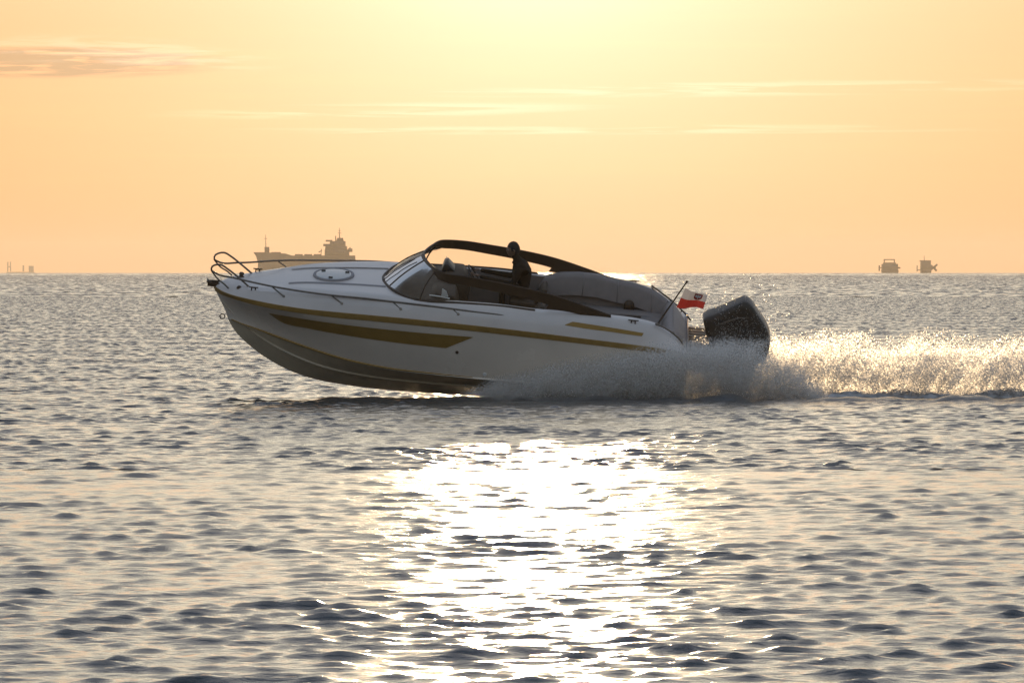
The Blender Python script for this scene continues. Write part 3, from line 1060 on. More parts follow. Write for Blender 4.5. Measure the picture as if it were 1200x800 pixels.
# ---- stern: platforms, stern rails, near grab rail
tz = L(803, 384.5, -1.0).z
tx = float(RT[-1][0])
for y0, y1 in ((-1.10, -0.34), (0.34, 1.10)):
    pf = MB().box((tx + 0.15, (y0 + y1) / 2, tz - 0.04), (0.50, y1 - y0, 0.08)).build('swim_platform', m_plat, boat, bevel=0.025)
    for k in range(5):
        MB().box((tx + 0.15, y0 + (k + 0.5) * (y1 - y0) / 5, tz + 0.004), (0.42, (y1 - y0) / 5 - 0.012, 0.008)).build('teak_slat', m_teak, pf)
MB().box((tx + 0.16, 0, tz - 0.12), (0.40, 0.62, 0.30), taper=0.9).build('engine_bracket', m_plat, boat, bevel=0.03)
for sgn in (1, -1):
    def S2(u, v):
        # traced on the starboard side and mirrored to port
        p = L(u, v, -0.93)
        return Vector((p.x, -p.y * sgn if sgn < 0 else p.y, p.z))
    r = MB().tube([S2(763.5, 334.5), S2(775, 343), S2(786, 351.3), S2(797, 361.5), S2(804, 368.5), S2(809.5, 375.5)], 0.014, 8, 24).build('stern_rail', m_steel, boat, smooth=60)
    MB().tube([S2(763, 336.5), S2(774, 346), S2(785.5, 355.6), S2(796, 366), S2(803, 374)], 0.009, 8, 20).build('rail_bar', m_steel, r, smooth=60)
    for a, b2 in (((766, 336), (763, 342)), ((786, 351.3), (782, 358)), ((799, 363.4), (795, 372)), ((806, 371), (803, 380))):
        MB().tube([S2(*a), S2(*b2)], 0.010, 8).build('rail_post', m_steel, r, smooth=60)
gr = [L(768, 379.5, 1.06), L(778, 383.6, 1.02), L(788, 390, 0.97), L(796, 397.3, 0.93), L(801, 404, 0.90)]
MB().tube(gr, 0.016, 10, 24).build('grab_rail', m_steel, boat, smooth=60)

# ---- outboard engine
eng = bpy.data.objects.new('outboard_engine', None)
col.objects.link(eng)
eng.parent = boat
OUT = [(823.8, 370.4), (825.5, 368.8), (836, 364.8), (852, 358), (866, 351.8), (873.2, 349.6), (878.5, 352.2), (889, 366), (896.5, 377), (901.5, 388), (901.8, 401), (897, 416), (882, 424), (856, 425), (836, 416), (829.5, 400), (826.5, 385)]
cen = L(862, 388, 0)
G_ = []
poly = [L(u, v, 0.0) for u, v in OUT]
poly = [Vector(p) for p in spline([*poly, poly[0]], 49)[:-1]]
for w, k in ((0.315, 0.0), (0.315, 0.55), (0.312, 0.80), (0.295, 0.93), (0.255, 0.985), (0.18, 1.0), (0, 1.005), (-0.18, 1.0), (-0.255, 0.985), (-0.295, 0.93), (-0.312, 0.80), (-0.315, 0.55), (-0.315, 0.0)):
    r = []
    for p in poly:
        d = p - cen
        # narrower towards the top
        tw = 1 - 0.16 * max(0.0, min(1.0, (d.z + 0.1) / 0.7))
        r.append((cen.x + d.x * k, w * tw, cen.z + d.z * k))
    G_.append(r)
cowl = MB().grid(G_, closed=True).build('cowl', m_cowl, eng, smooth=50)
# panel break round the cowl and a pale band low down
for sgn in (1, -1):
    pts = [L(u, v, 0.0) for u, v in ((829, 389), (845, 388), (870, 387.5), (899, 392))]
    MB().tube([(p.x, -0.304 * sgn, p.z) for p in pts], 0.010, 6, 20).build('cowl_seam', m_black, cowl)
    pts = [L(u, v, 0.0) for u, v in ((838, 375.5), (852, 370.5), (866, 366.5), (878, 366))]
    MB().tube([(p.x, -0.300 * sgn, p.z) for p in pts], [0.004, 0.014, 0.014, 0.004], 8, 20).build('cowl_badge', m_steel, cowl)
mid = L(860, 424, 0)
MB().prism([(mid.x - 0.34, -0.16, mid.z + 0.08), (mid.x + 0.38, -0.16, mid.z + 0.10), (mid.x + 0.26, -0.16, mid.z - 0.52), (mid.x - 0.20, -0.16, mid.z - 0.52)], (0, 0.32, 0)).build('midsection', m_cowl, eng, bevel=0.05)
MB().prism([(mid.x - 0.14, -0.045, mid.z - 0.50), (mid.x + 0.24, -0.045, mid.z - 0.50), (mid.x + 0.22, -0.045, mid.z - 0.90), (mid.x - 0.02, -0.045, mid.z - 1.18), (mid.x - 0.05, -0.045, mid.z - 0.9)], (0, 0.09, 0)).build('gearcase', m_cowl, eng, bevel=0.03)
gz = mid.z - 0.86
MB().tube([(mid.x - 0.30, 0, gz), (mid.x - 0.18, 0, gz), (mid.x + 0.1, 0, gz), (mid.x + 0.34, 0, gz)], [0.01, 0.07, 0.085, 0.05], 14, 14).build('torpedo', m_cowl, eng, smooth=50)
for t in (0, 2.094, 4.189):
    d1 = Vector((0, math.cos(t), math.sin(t)))
    d2 = Vector((0, -math.sin(t), math.cos(t)))
    c0 = Vector((mid.x + 0.38, 0, gz))
    MB().prism([c0 + d1 * 0.05, c0 + d1 * 0.13 + d2 * 0.08, c0 + d1 * 0.20 + d2 * 0.05, c0 + d1 * 0.19 - d2 * 0.04 + Vector((0.05, 0, 0)), c0 + d1 * 0.06 - d2 * 0.03 + Vector((0.05, 0, 0))], (0.014, 0, 0)).build('propeller_blade', m_steel, eng)
MB().box((tx + 0.42, 0, tz - 0.10), (0.36, 0.34, 0.46)).build('clamp_bracket', m_black, eng, bevel=0.03)
for sgn in (1, -1):
    MB().tube([(tx + 0.28, 0.10 * sgn, tz - 0.05), (tx + 0.45, 0.12 * sgn, tz + 0.10), (mid.x - 0.30, 0.10 * sgn, tz + 0.08)], 0.022, 8, 12).build('control_hose', m_black, eng)

# ------------------------------------------------------------------ ensign at the stern
fbase = L(770, 380.5, 0.95)
flag = bpy.data.objects.new('ensign_flag', None)
col.objects.link(flag)
flag.matrix_world = BOAT_M @ Matrix.Translation(fbase)
tag(flag, 'small white over red ensign with a shield on a raked staff at the stern', 'flag')
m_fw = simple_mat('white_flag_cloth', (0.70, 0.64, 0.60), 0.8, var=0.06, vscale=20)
m_fr = simple_mat('red_flag_cloth', (0.48, 0.045, 0.03), 0.8, var=0.08, vscale=20)
m_sh = simple_mat('red_shield', (0.36, 0.035, 0.03), 0.8, var=0.05)
for m_ in (m_fw, m_fr):           # thin cloth lets the low sun through
    b_n = m_.node_tree.nodes['Principled BSDF']
    tl = nnode(m_.node_tree, 'ShaderNodeBsdfTranslucent')
    tl.inputs[0].default_value = (0.75, 0.70, 0.66, 1) if m_ is m_fw else (0.60, 0.05, 0.03, 1)
    ms = nnode(m_.node_tree, 'ShaderNodeMixShader')
    ms.inputs[0].default_value = 0.16
    m_.node_tree.links.new(b_n.outputs[0], ms.inputs[1])
    m_.node_tree.links.new(tl.outputs[0], ms.inputs[2])
    m_.node_tree.links.new(ms.outputs[0], m_.node_tree.nodes['Material Output'].inputs[0])
fl = lambda u, v, w=0.95: L(u, v, w) - fbase
staff = MB().tube([fl(770, 380.5), fl(804.6, 330.5)], [0.016, 0.012], 10).build('staff', m_dark, flag, smooth=60)
MB().lathe([(0.0, 0.03), (0.018, 0.022), (0.022, 0.0), (0.012, -0.015)], fl(804.6, 330.5), (0.5, 0, 0.86), 12).build('finial', m_dark, staff, smooth=60)
MB().lathe([(0.035, -0.01), (0.035, 0.02), (0.022, 0.05)], fl(770, 381), (0.5, 0, 0.86), 12).build('staff_socket', m_steel, staff, smooth=60)


def flag_pt(s, t):
    """s from the staff outwards, t from top to bottom"""
    u = (803.2 * (1 - s) + 829.2 * s) * (1 - t) + (792.8 * (1 - s) + 824.0 * s) * t
    v = (337.2 * (1 - s) + 346.0 * s) * (1 - t) + (360.2 * (1 - s) + 361.2 * s) * t
    v += 2.2 * math.sin(math.pi * s) * (1 - t) * 0.6 + 1.6 * math.sin(2.2 * math.pi * s) * (0.3 + 0.4 * t)
    w = 0.95 + 0.055 * math.sin(7.0 * s + 1.2 * t) * s + 0.03 * math.sin(13 * s - 2 * t) * s
    return fl(u, v, w)


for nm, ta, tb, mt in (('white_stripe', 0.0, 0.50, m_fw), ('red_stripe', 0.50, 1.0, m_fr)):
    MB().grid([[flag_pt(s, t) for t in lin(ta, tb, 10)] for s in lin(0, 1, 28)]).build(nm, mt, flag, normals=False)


def on_flag(s, t, off):
    p = flag_pt(s, t)
    return p + Vector((0, off, 0))


for off in (-0.006, 0.006):
    shp = [(0.0, 0.0), (1.0, 0.0), (1.0, 0.55), (0.82, 0.82), (0.5, 1.0), (0.18, 0.82), (0.0, 0.55)]
    def shield(S, o_):
        G1 = []
        for yy in lin(0.02, 0.98, 8):
            hw = 0.5 if yy < 0.55 else 0.5 * math.sqrt(max(0.0, 1 - ((yy - 0.55) / 0.45) ** 2))
            G1.append([on_flag(0.47 + 0.34 * (0.5 + (q - 0.5) * 2 * hw * S), 0.05 + 0.42 * (0.5 + (yy - 0.5) * S), o_) for q in lin(0, 1, 6)])
        return MB().grid(G1)
    em = shield(1.0, off).build('shield', m_sh, flag, normals=False)
    # a pale bird with spread wings
    mb = MB()
    def bp2(a, c, o_=off * 1.7):
        return on_flag(0.47 + 0.34 * a, 0.05 + 0.42 * c, o_)
    mb.add([bp2(0.5, 0.12), bp2(0.58, 0.2), bp2(0.57, 0.72), bp2(0.5, 0.85), bp2(0.43, 0.72), bp2(0.42, 0.2)], [(0, 1, 2, 3, 4, 5)])
    mb.add([bp2(0.56, 0.34), bp2(0.72, 0.2), bp2(0.88, 0.22), bp2(0.85, 0.5), bp2(0.7, 0.66), bp2(0.57, 0.5)], [(0, 1, 2, 3, 4, 5)])
    mb.add([bp2(0.44, 0.34), bp2(0.28, 0.2), bp2(0.12, 0.22), bp2(0.15, 0.5), bp2(0.3, 0.66), bp2(0.43, 0.5)], [(0, 1, 2, 3, 4, 5)])
    mb.build('bird', m_fw, em, normals=False)

# ------------------------------------------------------------------ the person at the helm
m_skin = simple_mat('skin', (0.24, 0.14, 0.09), 0.5, var=0.08, vscale=20)
m_jacket = simple_mat('dark_jacket', (0.030, 0.019, 0.011), 0.9, spec=0.2, var=0.25, vscale=14, bump=0.5, bscale=30)
m_trous = simple_mat('dark_trousers', (0.04, 0.035, 0.03), 0.8, var=0.2, vscale=14)
m_hair = simple_mat('dark_short_hair', (0.022, 0.015, 0.010), 0.6, var=0.3, vscale=60, bump=0.6, bscale=160)
SY = 0.50
hip = Vector((SX + 0.02, SY, zf(SX, -0.14)))
person = bpy.data.objects.new('person', None)
col.objects.link(person)
person.matrix_world = BOAT_M @ Matrix.Translation(hip)
tag(person, 'person in a dark jacket with short dark hair seated at the helm, facing forward', 'person')


def skin_obj(name, V, Ed, Rr, mat, parent, root=0, sub=2):
    me = bpy.data.meshes.new(name)
    me.from_pydata([tuple(v) for v in V], Ed, [])
    o = link(name, me, mat, parent)
    sk = o.modifiers.new('skin', 'SKIN')
    sk.use_smooth_shade = True
    for i, r in enumerate(Rr):
        me.skin_vertices[0].data[i].radius = r if isinstance(r, tuple) else (r, r)
        me.skin_vertices[0].data[i].use_root = (i == root)
    ss = o.modifiers.new('sub', 'SUBSURF')
    ss.levels = ss.render_levels = sub
    return o


# local axes: -x forward, +y starboard, +z up
def P_(u, v):
    """offset from the hip of a spot in the person's plane"""
    return L(u, v, -SY) - hip


neck, chest, head_c = P_(606.5, 304.5), P_(610.5, 318), P_(601.5, 292.5)
sho_z = P_(609.5, 309.5)
wrist = Vector((wc.x, 0, wc.z)) - Vector((hip.x, 0, hip.z))
V_, E_, R_ = [], [], []


def vv(p, r, par=None):
    V_.append(Vector(p))
    R_.append(r)
    if par is not None:
        E_.append((par, len(V_) - 1))
    return len(V_) - 1


a0 = vv((0, 0, 0), (0.17, 0.14))
a1 = vv(Vector((0, 0, 0)).lerp(chest, 0.5), (0.165, 0.125), a0)
a2 = vv(chest + Vector((0.02, 0, -0.03)), (0.22, 0.21), a1)
a3 = vv(sho_z, (0.165, 0.15), a2)
a4 = vv(neck, (0.075, 0.075), a3)
a5 = vv(head_c - Vector((0, 0, 0.05)), (0.058, 0.058), a4)
for sgn in (1, -1):
    s1 = vv(sho_z + Vector((0.0, 0.17 * sgn, -0.03)), 0.078, a3)
    e1 = vv(sho_z + Vector((-0.10, 0.25 * sgn, -0.30)), 0.056, s1)
    e2 = vv(Vector((wrist.x + 0.10, 0.19 * sgn - 0.02, wrist.z + 0.02)), 0.036, e1)
    k0 = vv(Vector((-0.06, 0.10 * sgn, -0.03)), 0.095, a0)
    k1 = vv(Vector((-0.44, 0.14 * sgn, 0.0)), 0.065, k0)
    k2 = vv(Vector((-0.42, 0.14 * sgn, -0.28)), 0.055, k1)
    k3 = vv(Vector((-0.40, 0.14 * sgn, z_floor - hip.z + 0.09)), 0.042, k2)
    k4 = vv(Vector((-0.56, 0.15 * sgn, z_floor - hip.z + 0.045)), 0.036, k3)
body = skin_obj('body', V_, E_, R_, m_jacket, person)
# head: a shaped skull with brow, nose, chin and ears
mb = MB()
nseg, nring = 28, 20
Gh = []
for j in range(nring + 1):
    ph_ = math.pi * j / nring
    r = []
    for i in range(nseg):
        th = 2 * math.pi * i / nseg
        fx, fy, fz = -math.cos(th) * math.sin(ph_), math.sin(th) * math.sin(ph_), math.cos(ph_)
        x, y, z = fx * 0.105, fy * 0.080, fz * 0.135
        front = max(0.0, -fx)
        if z < 0:
            y *= 1 - 0.28 * (-fz)
            x = x * (1 - 0.12 * (-fz)) - 0.012 * (-fz)
        nose = math.exp(-((y / 0.016) ** 2)) * math.exp(-(((z + 0.018) / 0.026) ** 2)) * (front > 0.3)
        x -= 0.026 * nose
        brow = math.exp(-(((z - 0.022) / 0.012) ** 2)) * front ** 2
        x -= 0.006 * brow
        sock = math.exp(-(((abs(y) - 0.032) / 0.016) ** 2)) * math.exp(-((z / 0.014) ** 2)) * (front > 0.3)
        x += 0.009 * sock
        lip = math.exp(-((y / 0.024) ** 2)) * (math.exp(-(((z + 0.062) / 0.007) ** 2)) + math.exp(-(((z + 0.080) / 0.007) ** 2))) * (front > 0.3)
        x -= 0.006 * lip
        chin = math.exp(-((y / 0.026) ** 2)) * math.exp(-(((z + 0.108) / 0.016) ** 2)) * (front > 0.2)
        x -= 0.010 * chin
        r.append(head_c + Vector((x, y, z)))
    Gh.append(r)
head = mb.grid(Gh, closed=True).build('head', m_skin, person)
m_eye = simple_mat('eye_white', (0.7, 0.68, 0.65), 0.2, var=0.02)
for sgn in (1, -1):
    MB().lathe([(0.0, 0.012), (0.009, 0.008), (0.012, 0.0), (0.009, -0.008), (0.0, -0.012)], head_c + Vector((-0.083, 0.032 * sgn, 0.0)), (-1, 0, 0), 12).build('eye', m_eye, head)
    mb = MB()
    ec = head_c + Vector((0.010, 0.079 * sgn, -0.008))
    mb.tube([ec + Vector((0.0, 0.004 * sgn, -0.028)), ec + Vector((0.016, 0.012 * sgn, -0.006)), ec + Vector((0.012, 0.014 * sgn, 0.020)), ec + Vector((-0.008, 0.008 * sgn, 0.026)), ec + Vector((-0.012, 0.002 * sgn, 0.0))], [0.006, 0.008, 0.009, 0.007, 0.005], 8, 16).build('ear', m_skin, head, smooth=60)
Ghh = []
for j in range(14):
    ph_ = math.pi * 0.66 * j / 13
    r = []
    for i in range(nseg):
        th = 2 * math.pi * i / nseg
        fx = -math.cos(th)
        lim = 0.40 if fx < -0.35 else (0.52 if fx < 0.25 else 0.64)
        p2 = min(ph_, math.pi * lim)
        k = 1.09 + 0.02 * math.sin(5 * th + 3 * ph_) + 0.012 * rng.normal()
        r.append(head_c + Vector((-math.cos(th) * math.sin(p2) * 0.105 * k, math.sin(th) * math.sin(p2) * 0.080 * k, math.cos(p2) * 0.135 * (k - 0.01))))
    Ghh.append(r)
MB().grid(Ghh, closed=True).build('hair', m_hair, head)
# collar
MB().tube([neck + Vector((0.075 * math.cos(t) + 0.005, 0.085 * math.sin(t), -0.035 + 0.015 * math.cos(t))) for t in lin(0, 2 * math.pi, 21)], 0.022, 8, caps=False).build('collar', m_jacket, person, smooth=60)
# hands closed on the wheel rim: palm, four fingers and a thumb
for sgn in (1, -1):
    rim = wc + 0.17 * (0.98 * sgn * a_ + 0.15 * b_) - hip
    c0 = Vector((rim.x + 0.045, rim.y - 0.005 * sgn, rim.z + 0.01))
    mbv, mbe, mbr = [c0 + Vector((0.065, 0.01 * sgn, 0.0)), c0 + Vector((0.02, 0, 0.008)), c0 + Vector((-0.012, 0, 0.012))], [(0, 1), (1, 2)], [(0.026, 0.022), (0.034, 0.018), (0.036, 0.014)]
    hand = skin_obj('hand', mbv, mbe, mbr, m_skin, person)
    for q, ln in enumerate((0.92, 1.0, 0.95, 0.78)):
        dz_ = (q - 1.5) * 0.019
        tdir = (0.15 * a_ * sgn - 0.98 * b_).normalized()
        r0 = c0 + Vector((-0.012, 0, 0.012)) + tdir * dz_
        fV = [r0, r0 + Vector((-0.038 * ln, 0.010 * sgn, 0.012)), r0 + Vector((-0.060 * ln, 0.004 * sgn, -0.010)), r0 + Vector((-0.048 * ln, -0.002 * sgn, -0.032))]
        skin_obj('finger', fV, [(0, 1), (1, 2), (2, 3)], [0.0095, 0.009, 0.008, 0.007], m_skin, hand, sub=1)
    r0 = c0 + Vector((0.025, -0.026 * sgn, 0.004))
    skin_obj('thumb', [r0, r0 + Vector((-0.030, -0.016 * sgn, -0.010)), r0 + Vector((-0.056, -0.006 * sgn, -0.020))], [(0, 1), (1, 2)], [0.012, 0.010, 0.008], m_skin, hand, sub=1)

# ------------------------------------------------------------------ ships on the horizon
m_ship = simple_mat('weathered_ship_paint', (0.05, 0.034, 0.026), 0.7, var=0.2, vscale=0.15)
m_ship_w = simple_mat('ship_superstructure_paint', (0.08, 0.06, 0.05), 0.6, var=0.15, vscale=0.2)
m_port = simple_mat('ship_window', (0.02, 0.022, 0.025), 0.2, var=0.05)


def ship_frame(dist, u_mid):
    """empty on the curved sea at this distance; returns it and a pixel-to-local function"""
    X0 = (u_mid - 600) / FPX * dist
    z0 = sea_drop(X0, dist)
    e = bpy.data.objects.new('ship', None)
    col.objects.link(e)
    e.location = (X0, dist, z0)
    k = dist / FPX

    def S(u, v, y=0.0):
        return Vector(((u - 600) * k - X0, y, CAM_H + (V0 - v) * k - z0))
    return e, S


def blk(S, u0, v0, u1, v1, y0, y1):
    """box given by two pixel corners and a depth range"""
    a, b2 = S(u0, v1), S(u1, v0)
    return ((a.x + b2.x) / 2, (y0 + y1) / 2, (a.z + b2.z) / 2), (abs(b2.x - a.x), y1 - y0, abs(b2.z - a.z))


# the freighter behind the bow
e, S = ship_frame(3800, 356)
e.name = 'freighter'
tag(e, 'hazy freighter with raised bow and tall stern superstructure behind the boat bow rail', 'ship')
prof = [(296.8, 295.6), (300, 300), (302.4, 308), (302.0, 313), (301, 316), (303, 323), (415.8, 323), (417.2, 314), (416, 299.4), (343.5, 299.4), (335, 297.0), (318, 296.6), (307, 296.0)]
n_ = len(prof)
G_ = []
for y, kx in ((-8, 0.0), (-6.5, 0.55), (-3, 0.9), (0, 1.0), (3, 0.9), (6.5, 0.55), (8, 0.0)):
    row = []
    for u, v in prof:
        uu = u if u > 330 else 330 - (330 - u) * (0.55 + 0.45 * kx)
        row.append(S(uu, v, y))
    G_.append(row)
mb = MB().grid(G_, closed=True)
mb.f.append(tuple(range(n_)))
mb.f.append(tuple(range(len(mb.v) - n_, len(mb.v))))
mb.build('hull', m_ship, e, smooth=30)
fm = MB().box(*blk(S, 310.2, 289.4, 315.6, 296.5, -2, 2)).build('foremast_house', m_ship, e)
mb = MB().tube([S(311.6, 290), S(311.3, 274.8)], [0.35, 0.15], 6)
mb.tube([S(309.6, 279.6), S(313.2, 279.6)], 0.16, 6)
mb.build('foremast', m_ship, e)
for u0, u1 in ((318, 329),):
    MB().box(*blk(S, u0, 295.4, u1, 296.9, -3, 3)).build('windlass_deck', m_ship, e)
for u0 in (346, 357, 368):
    MB().box(*blk(S, u0, 297.8, u0 + 8.5, 299.6, -5.5, 5.5)).build('hatch_cover', m_ship, e)
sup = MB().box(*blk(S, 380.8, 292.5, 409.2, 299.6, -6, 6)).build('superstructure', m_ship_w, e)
MB().box(*blk(S, 379.3, 285.8, 390.5, 288.6, -7.5, 7.5)).build('bridge_wing', m_ship_w, sup)
MB().box(*blk(S, 381.5, 288.4, 406.6, 292.7, -5.5, 5.5)).build('deckhouse', m_ship_w, sup)
MB().box(*blk(S, 386.8, 282.6, 404.8, 288.5, -5, 5)).build('wheelhouse', m_ship_w, sup)
MB().box(*blk(S, 382.0, 281.2, 389.5, 283.2, -5.5, 5.5)).build('monkey_island', m_ship_w, sup)
MB().box(*blk(S, 394.5, 278.8, 402.8, 282.8, -2.5, 2.5), taper=0.8).build('funnel', m_ship, sup)
MB().box(*blk(S, 408.0, 291.2, 412.8, 295.2, -6.4, 6.4)).build('lifeboat_deck', m_ship_w, sup)
MB().box(*blk(S, 409.6, 289.6, 410.8, 291.4, -0.6, 0.6)).build('davit', m_ship_w, sup)
mb = MB().tube([S(398, 279), S(397.9, 266.8)], [0.4, 0.14], 6)
mb.tube([S(395.8, 273.2), S(400.2, 273.2)], 0.18, 6).tube([S(396.6, 270.4), S(399.4, 270.4)], 0.14, 6)
mb.build('radar_mast', m_ship, sup)
MB().tube([S(393.6, 283), S(393.4, 276.4)], [0.5, 0.35], 6).build('exhaust_stack', m_ship, sup)
for k in range(7):
    MB().box(*blk(S, 388 + k * 2.3, 284.2, 389.5 + k * 2.3, 285.8, -5.06, -4.9)).build('window', m_port, sup)
for k in range(9):
    MB().box(*blk(S, 383 + k * 2.8, 294.4, 384.2 + k * 2.8, 295.8, -6.06, -5.9)).build('window', m_port, sup)
mb = MB().tube([S(376.2, 299.5), S(376.6, 291.6)], [0.30, 0.2], 6).tube([S(373.4, 295.6), S(377.4, 293.4)], 0.35, 6)
mb.build('deck_crane', m_ship, e)

# two small vessels seen end-on at the right
e, S = ship_frame(4300, 1042)
e.name = 'work_vessel'
tag(e, 'hazy boxy vessel with gantry frame on top on the right horizon', 'ship', 'vessels on the right horizon')
G_ = [[S(u, v, y) for u, v in ((1034, 322.5), (1033.2, 316.2), (1052.2, 316.2), (1051.4, 322.5))] for y in (-9, 0, 9)]
mb = MB().grid(G_, closed=True)
mb.f += [(0, 1, 2, 3), (8, 9, 10, 11)]
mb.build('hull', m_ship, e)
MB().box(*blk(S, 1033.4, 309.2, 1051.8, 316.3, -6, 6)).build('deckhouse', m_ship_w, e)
MB().box(*blk(S, 1035.2, 307.6, 1049.6, 309.4, -4, 4)).build('wheelhouse', m_ship_w, e)
mb = MB().box(*blk(S, 1035.6, 304.0, 1036.9, 308.0, -1, 1)).box(*blk(S, 1047.4, 304.0, 1048.6, 308.0, -1, 1)).box(*blk(S, 1035.6, 303.6, 1048.6, 304.8, -0.8, 0.8))
mb.build('gantry', m_ship, e)
MB().box(*blk(S, 1029.6, 311.0, 1031.2, 317.4, -1, 1)).box(*blk(S, 1030.4, 313.4, 1034, 314.4, -0.6, 0.6)).build('side_boom', m_ship, e)
MB().box(*blk(S, 1051.4, 312.9, 1055, 314.8, -1, 1)).build('bow_ramp', m_ship, e)
e, S = ship_frame(4300, 1084)
e.name = 'work_vessel'
tag(e, 'hazy tall narrow vessel with a stern crane, rightmost on the horizon', 'ship', 'vessels on the right horizon')
G_ = [[S(u, v, y) for u, v in ((1079.6, 322.5), (1079, 315.6), (1090.6, 315.6), (1090, 322.5))] for y in (-9, 0, 9)]
mb = MB().grid(G_, closed=True)
mb.f += [(0, 1, 2, 3), (8, 9, 10, 11)]
mb.build('hull', m_ship, e)
MB().box(*blk(S, 1078.9, 306.3, 1090.2, 315.8, -6, 6)).build('deckhouse', m_ship_w, e)
MB().box(*blk(S, 1078.0, 305.0, 1090.4, 306.5, -5, 5)).build('bridge_roof', m_ship_w, e)
MB().tube([S(1083, 305.4), S(1083, 299.6)], [0.3, 0.15], 6).build('mast', m_ship, e)
MB().box(*blk(S, 1074.2, 311.0, 1075.2, 318.2, -0.8, 0.8)).box(*blk(S, 1074.8, 315.8, 1079.5, 316.8, -0.6, 0.6)).build('bow_post', m_ship, e)
mb = MB().tube([S(1090, 316.6), S(1098.4, 309.8)], 0.75, 6).tube([S(1091, 310.8), S(1097.6, 317.4)], 0.75, 6).tube([S(1090, 313.6), S(1096.6, 313.6)], 0.7, 6)
mb.build('stern_crane', m_ship, e)
# far vessel at the left edge
e, S = ship_frame(8600, 24)
e.name = 'distant_barge'
tag(e, 'faint low barge with two posts at the far left of the horizon', 'ship')
MB().box(*blk(S, 8, 318.6, 40.5, 324.5, -6, 6)).build('hull', m_ship, e)
MB().box(*blk(S, 8.6, 306.8, 9.9, 318, -1, 1)).build('post', m_ship, e)
MB().box(*blk(S, 11.8, 306.8, 13.1, 318, -1, 1)).build('post', m_ship, e)
MB().box(*blk(S, 8.6, 312.0, 13.0, 313.2, -1, 1)).build('crossbeam', m_ship, e)
MB().box(*blk(S, 34.0, 311.5, 39.4, 319, -4, 4)).build('deckhouse', m_ship_w, e)
MB().box(*blk(S, 26.6, 311.0, 28.4, 318, -1, 1)).build('deck_post', m_ship, e)

# ------------------------------------------------------------------ spray and wake
def spray_mat(name, clear, forward, through):
    m, nt, b = new_mat(name)
    b.inputs['Base Color'].default_value = (0.97, 0.93, 0.88, 1)
    b.inputs['Roughness'].default_value = 0.35
    tl = nnode(nt, 'ShaderNodeBsdfTranslucent')
    tl.inputs[0].default_value = (0.97, 0.94, 0.90, 1)
    ms = nnode(nt, 'ShaderNodeMixShader')
    ms.inputs[0].default_value = through
    nt.links.new(b.outputs[0], ms.inputs[1])
    nt.links.new(tl.outputs[0], ms.inputs[2])
    rf = nnode(nt, 'ShaderNodeBsdfRefraction')
    rf.inputs['Roughness'].default_value = 0.62
    rf.inputs['IOR'].default_value = 1.12
    rf.inputs['Color'].default_value = (0.97, 0.97, 0.97, 1)
    ms3 = nnode(nt, 'ShaderNodeMixShader')
    ms3.inputs[0].default_value = forward
    nt.links.new(ms.outputs[0], ms3.inputs[1])
    nt.links.new(rf.outputs[0], ms3.inputs[2])
    ms = ms3
    tp_ = nnode(nt, 'ShaderNodeBsdfTransparent')
    ms2 = nnode(nt, 'ShaderNodeMixShader')
    ms2.inputs[0].default_value = clear
    nt.links.new(ms.outputs[0], ms2.inputs[1])
    nt.links.new(tp_.outputs[0], ms2.inputs[2])
    nt.links.new(ms2.outputs[0], nt.nodes['Material Output'].inputs[0])
    return m


m_mist = spray_mat('spray_mist', 0.76, 0.08, 0.8)
m_wmist = spray_mat('wake_mist', 0.86, 0.16, 0.6)
m_drop = spray_mat('spray_drops', 0.55, 0.16, 0.5)


def drops_mesh(name, P, R, mat, label, cat):
    """every drop a small tetrahedron turned at random"""
    n = len(P)
    T = np.array([(1, 1, 1), (1, -1, -1), (-1, 1, -1), (-1, -1, 1)], dtype=float) * 0.72
    q = rng.normal(0, 1, (n, 4))
    q /= np.linalg.norm(q, axis=1)[:, None]
    w, x, y, z = q.T
    M = np.stack([np.stack([1 - 2 * (y * y + z * z), 2 * (x * y - z * w), 2 * (x * z + y * w)], -1),
                  np.stack([2 * (x * y + z * w), 1 - 2 * (x * x + z * z), 2 * (y * z - x * w)], -1),
                  np.stack([2 * (x * z - y * w), 2 * (y * z + x * w), 1 - 2 * (x * x + y * y)], -1)], 1)
    Vt = np.einsum('nij,kj->nki', M, T) * R[:, None, None] + P[:, None, :]
    F0 = np.array([(0, 1, 2), (0, 3, 1), (0, 2, 3), (1, 3, 2)])
    Fa = (np.arange(n) * 4)[:, None, None] + F0[None]
    me = fast_mesh(name, Vt.reshape(-1, 3), Fa.reshape(-1, 3), False)
    o = link(name, me, mat)
    tag(o, label, cat, kind='stuff')
    return o


KX = 1 / 68.5


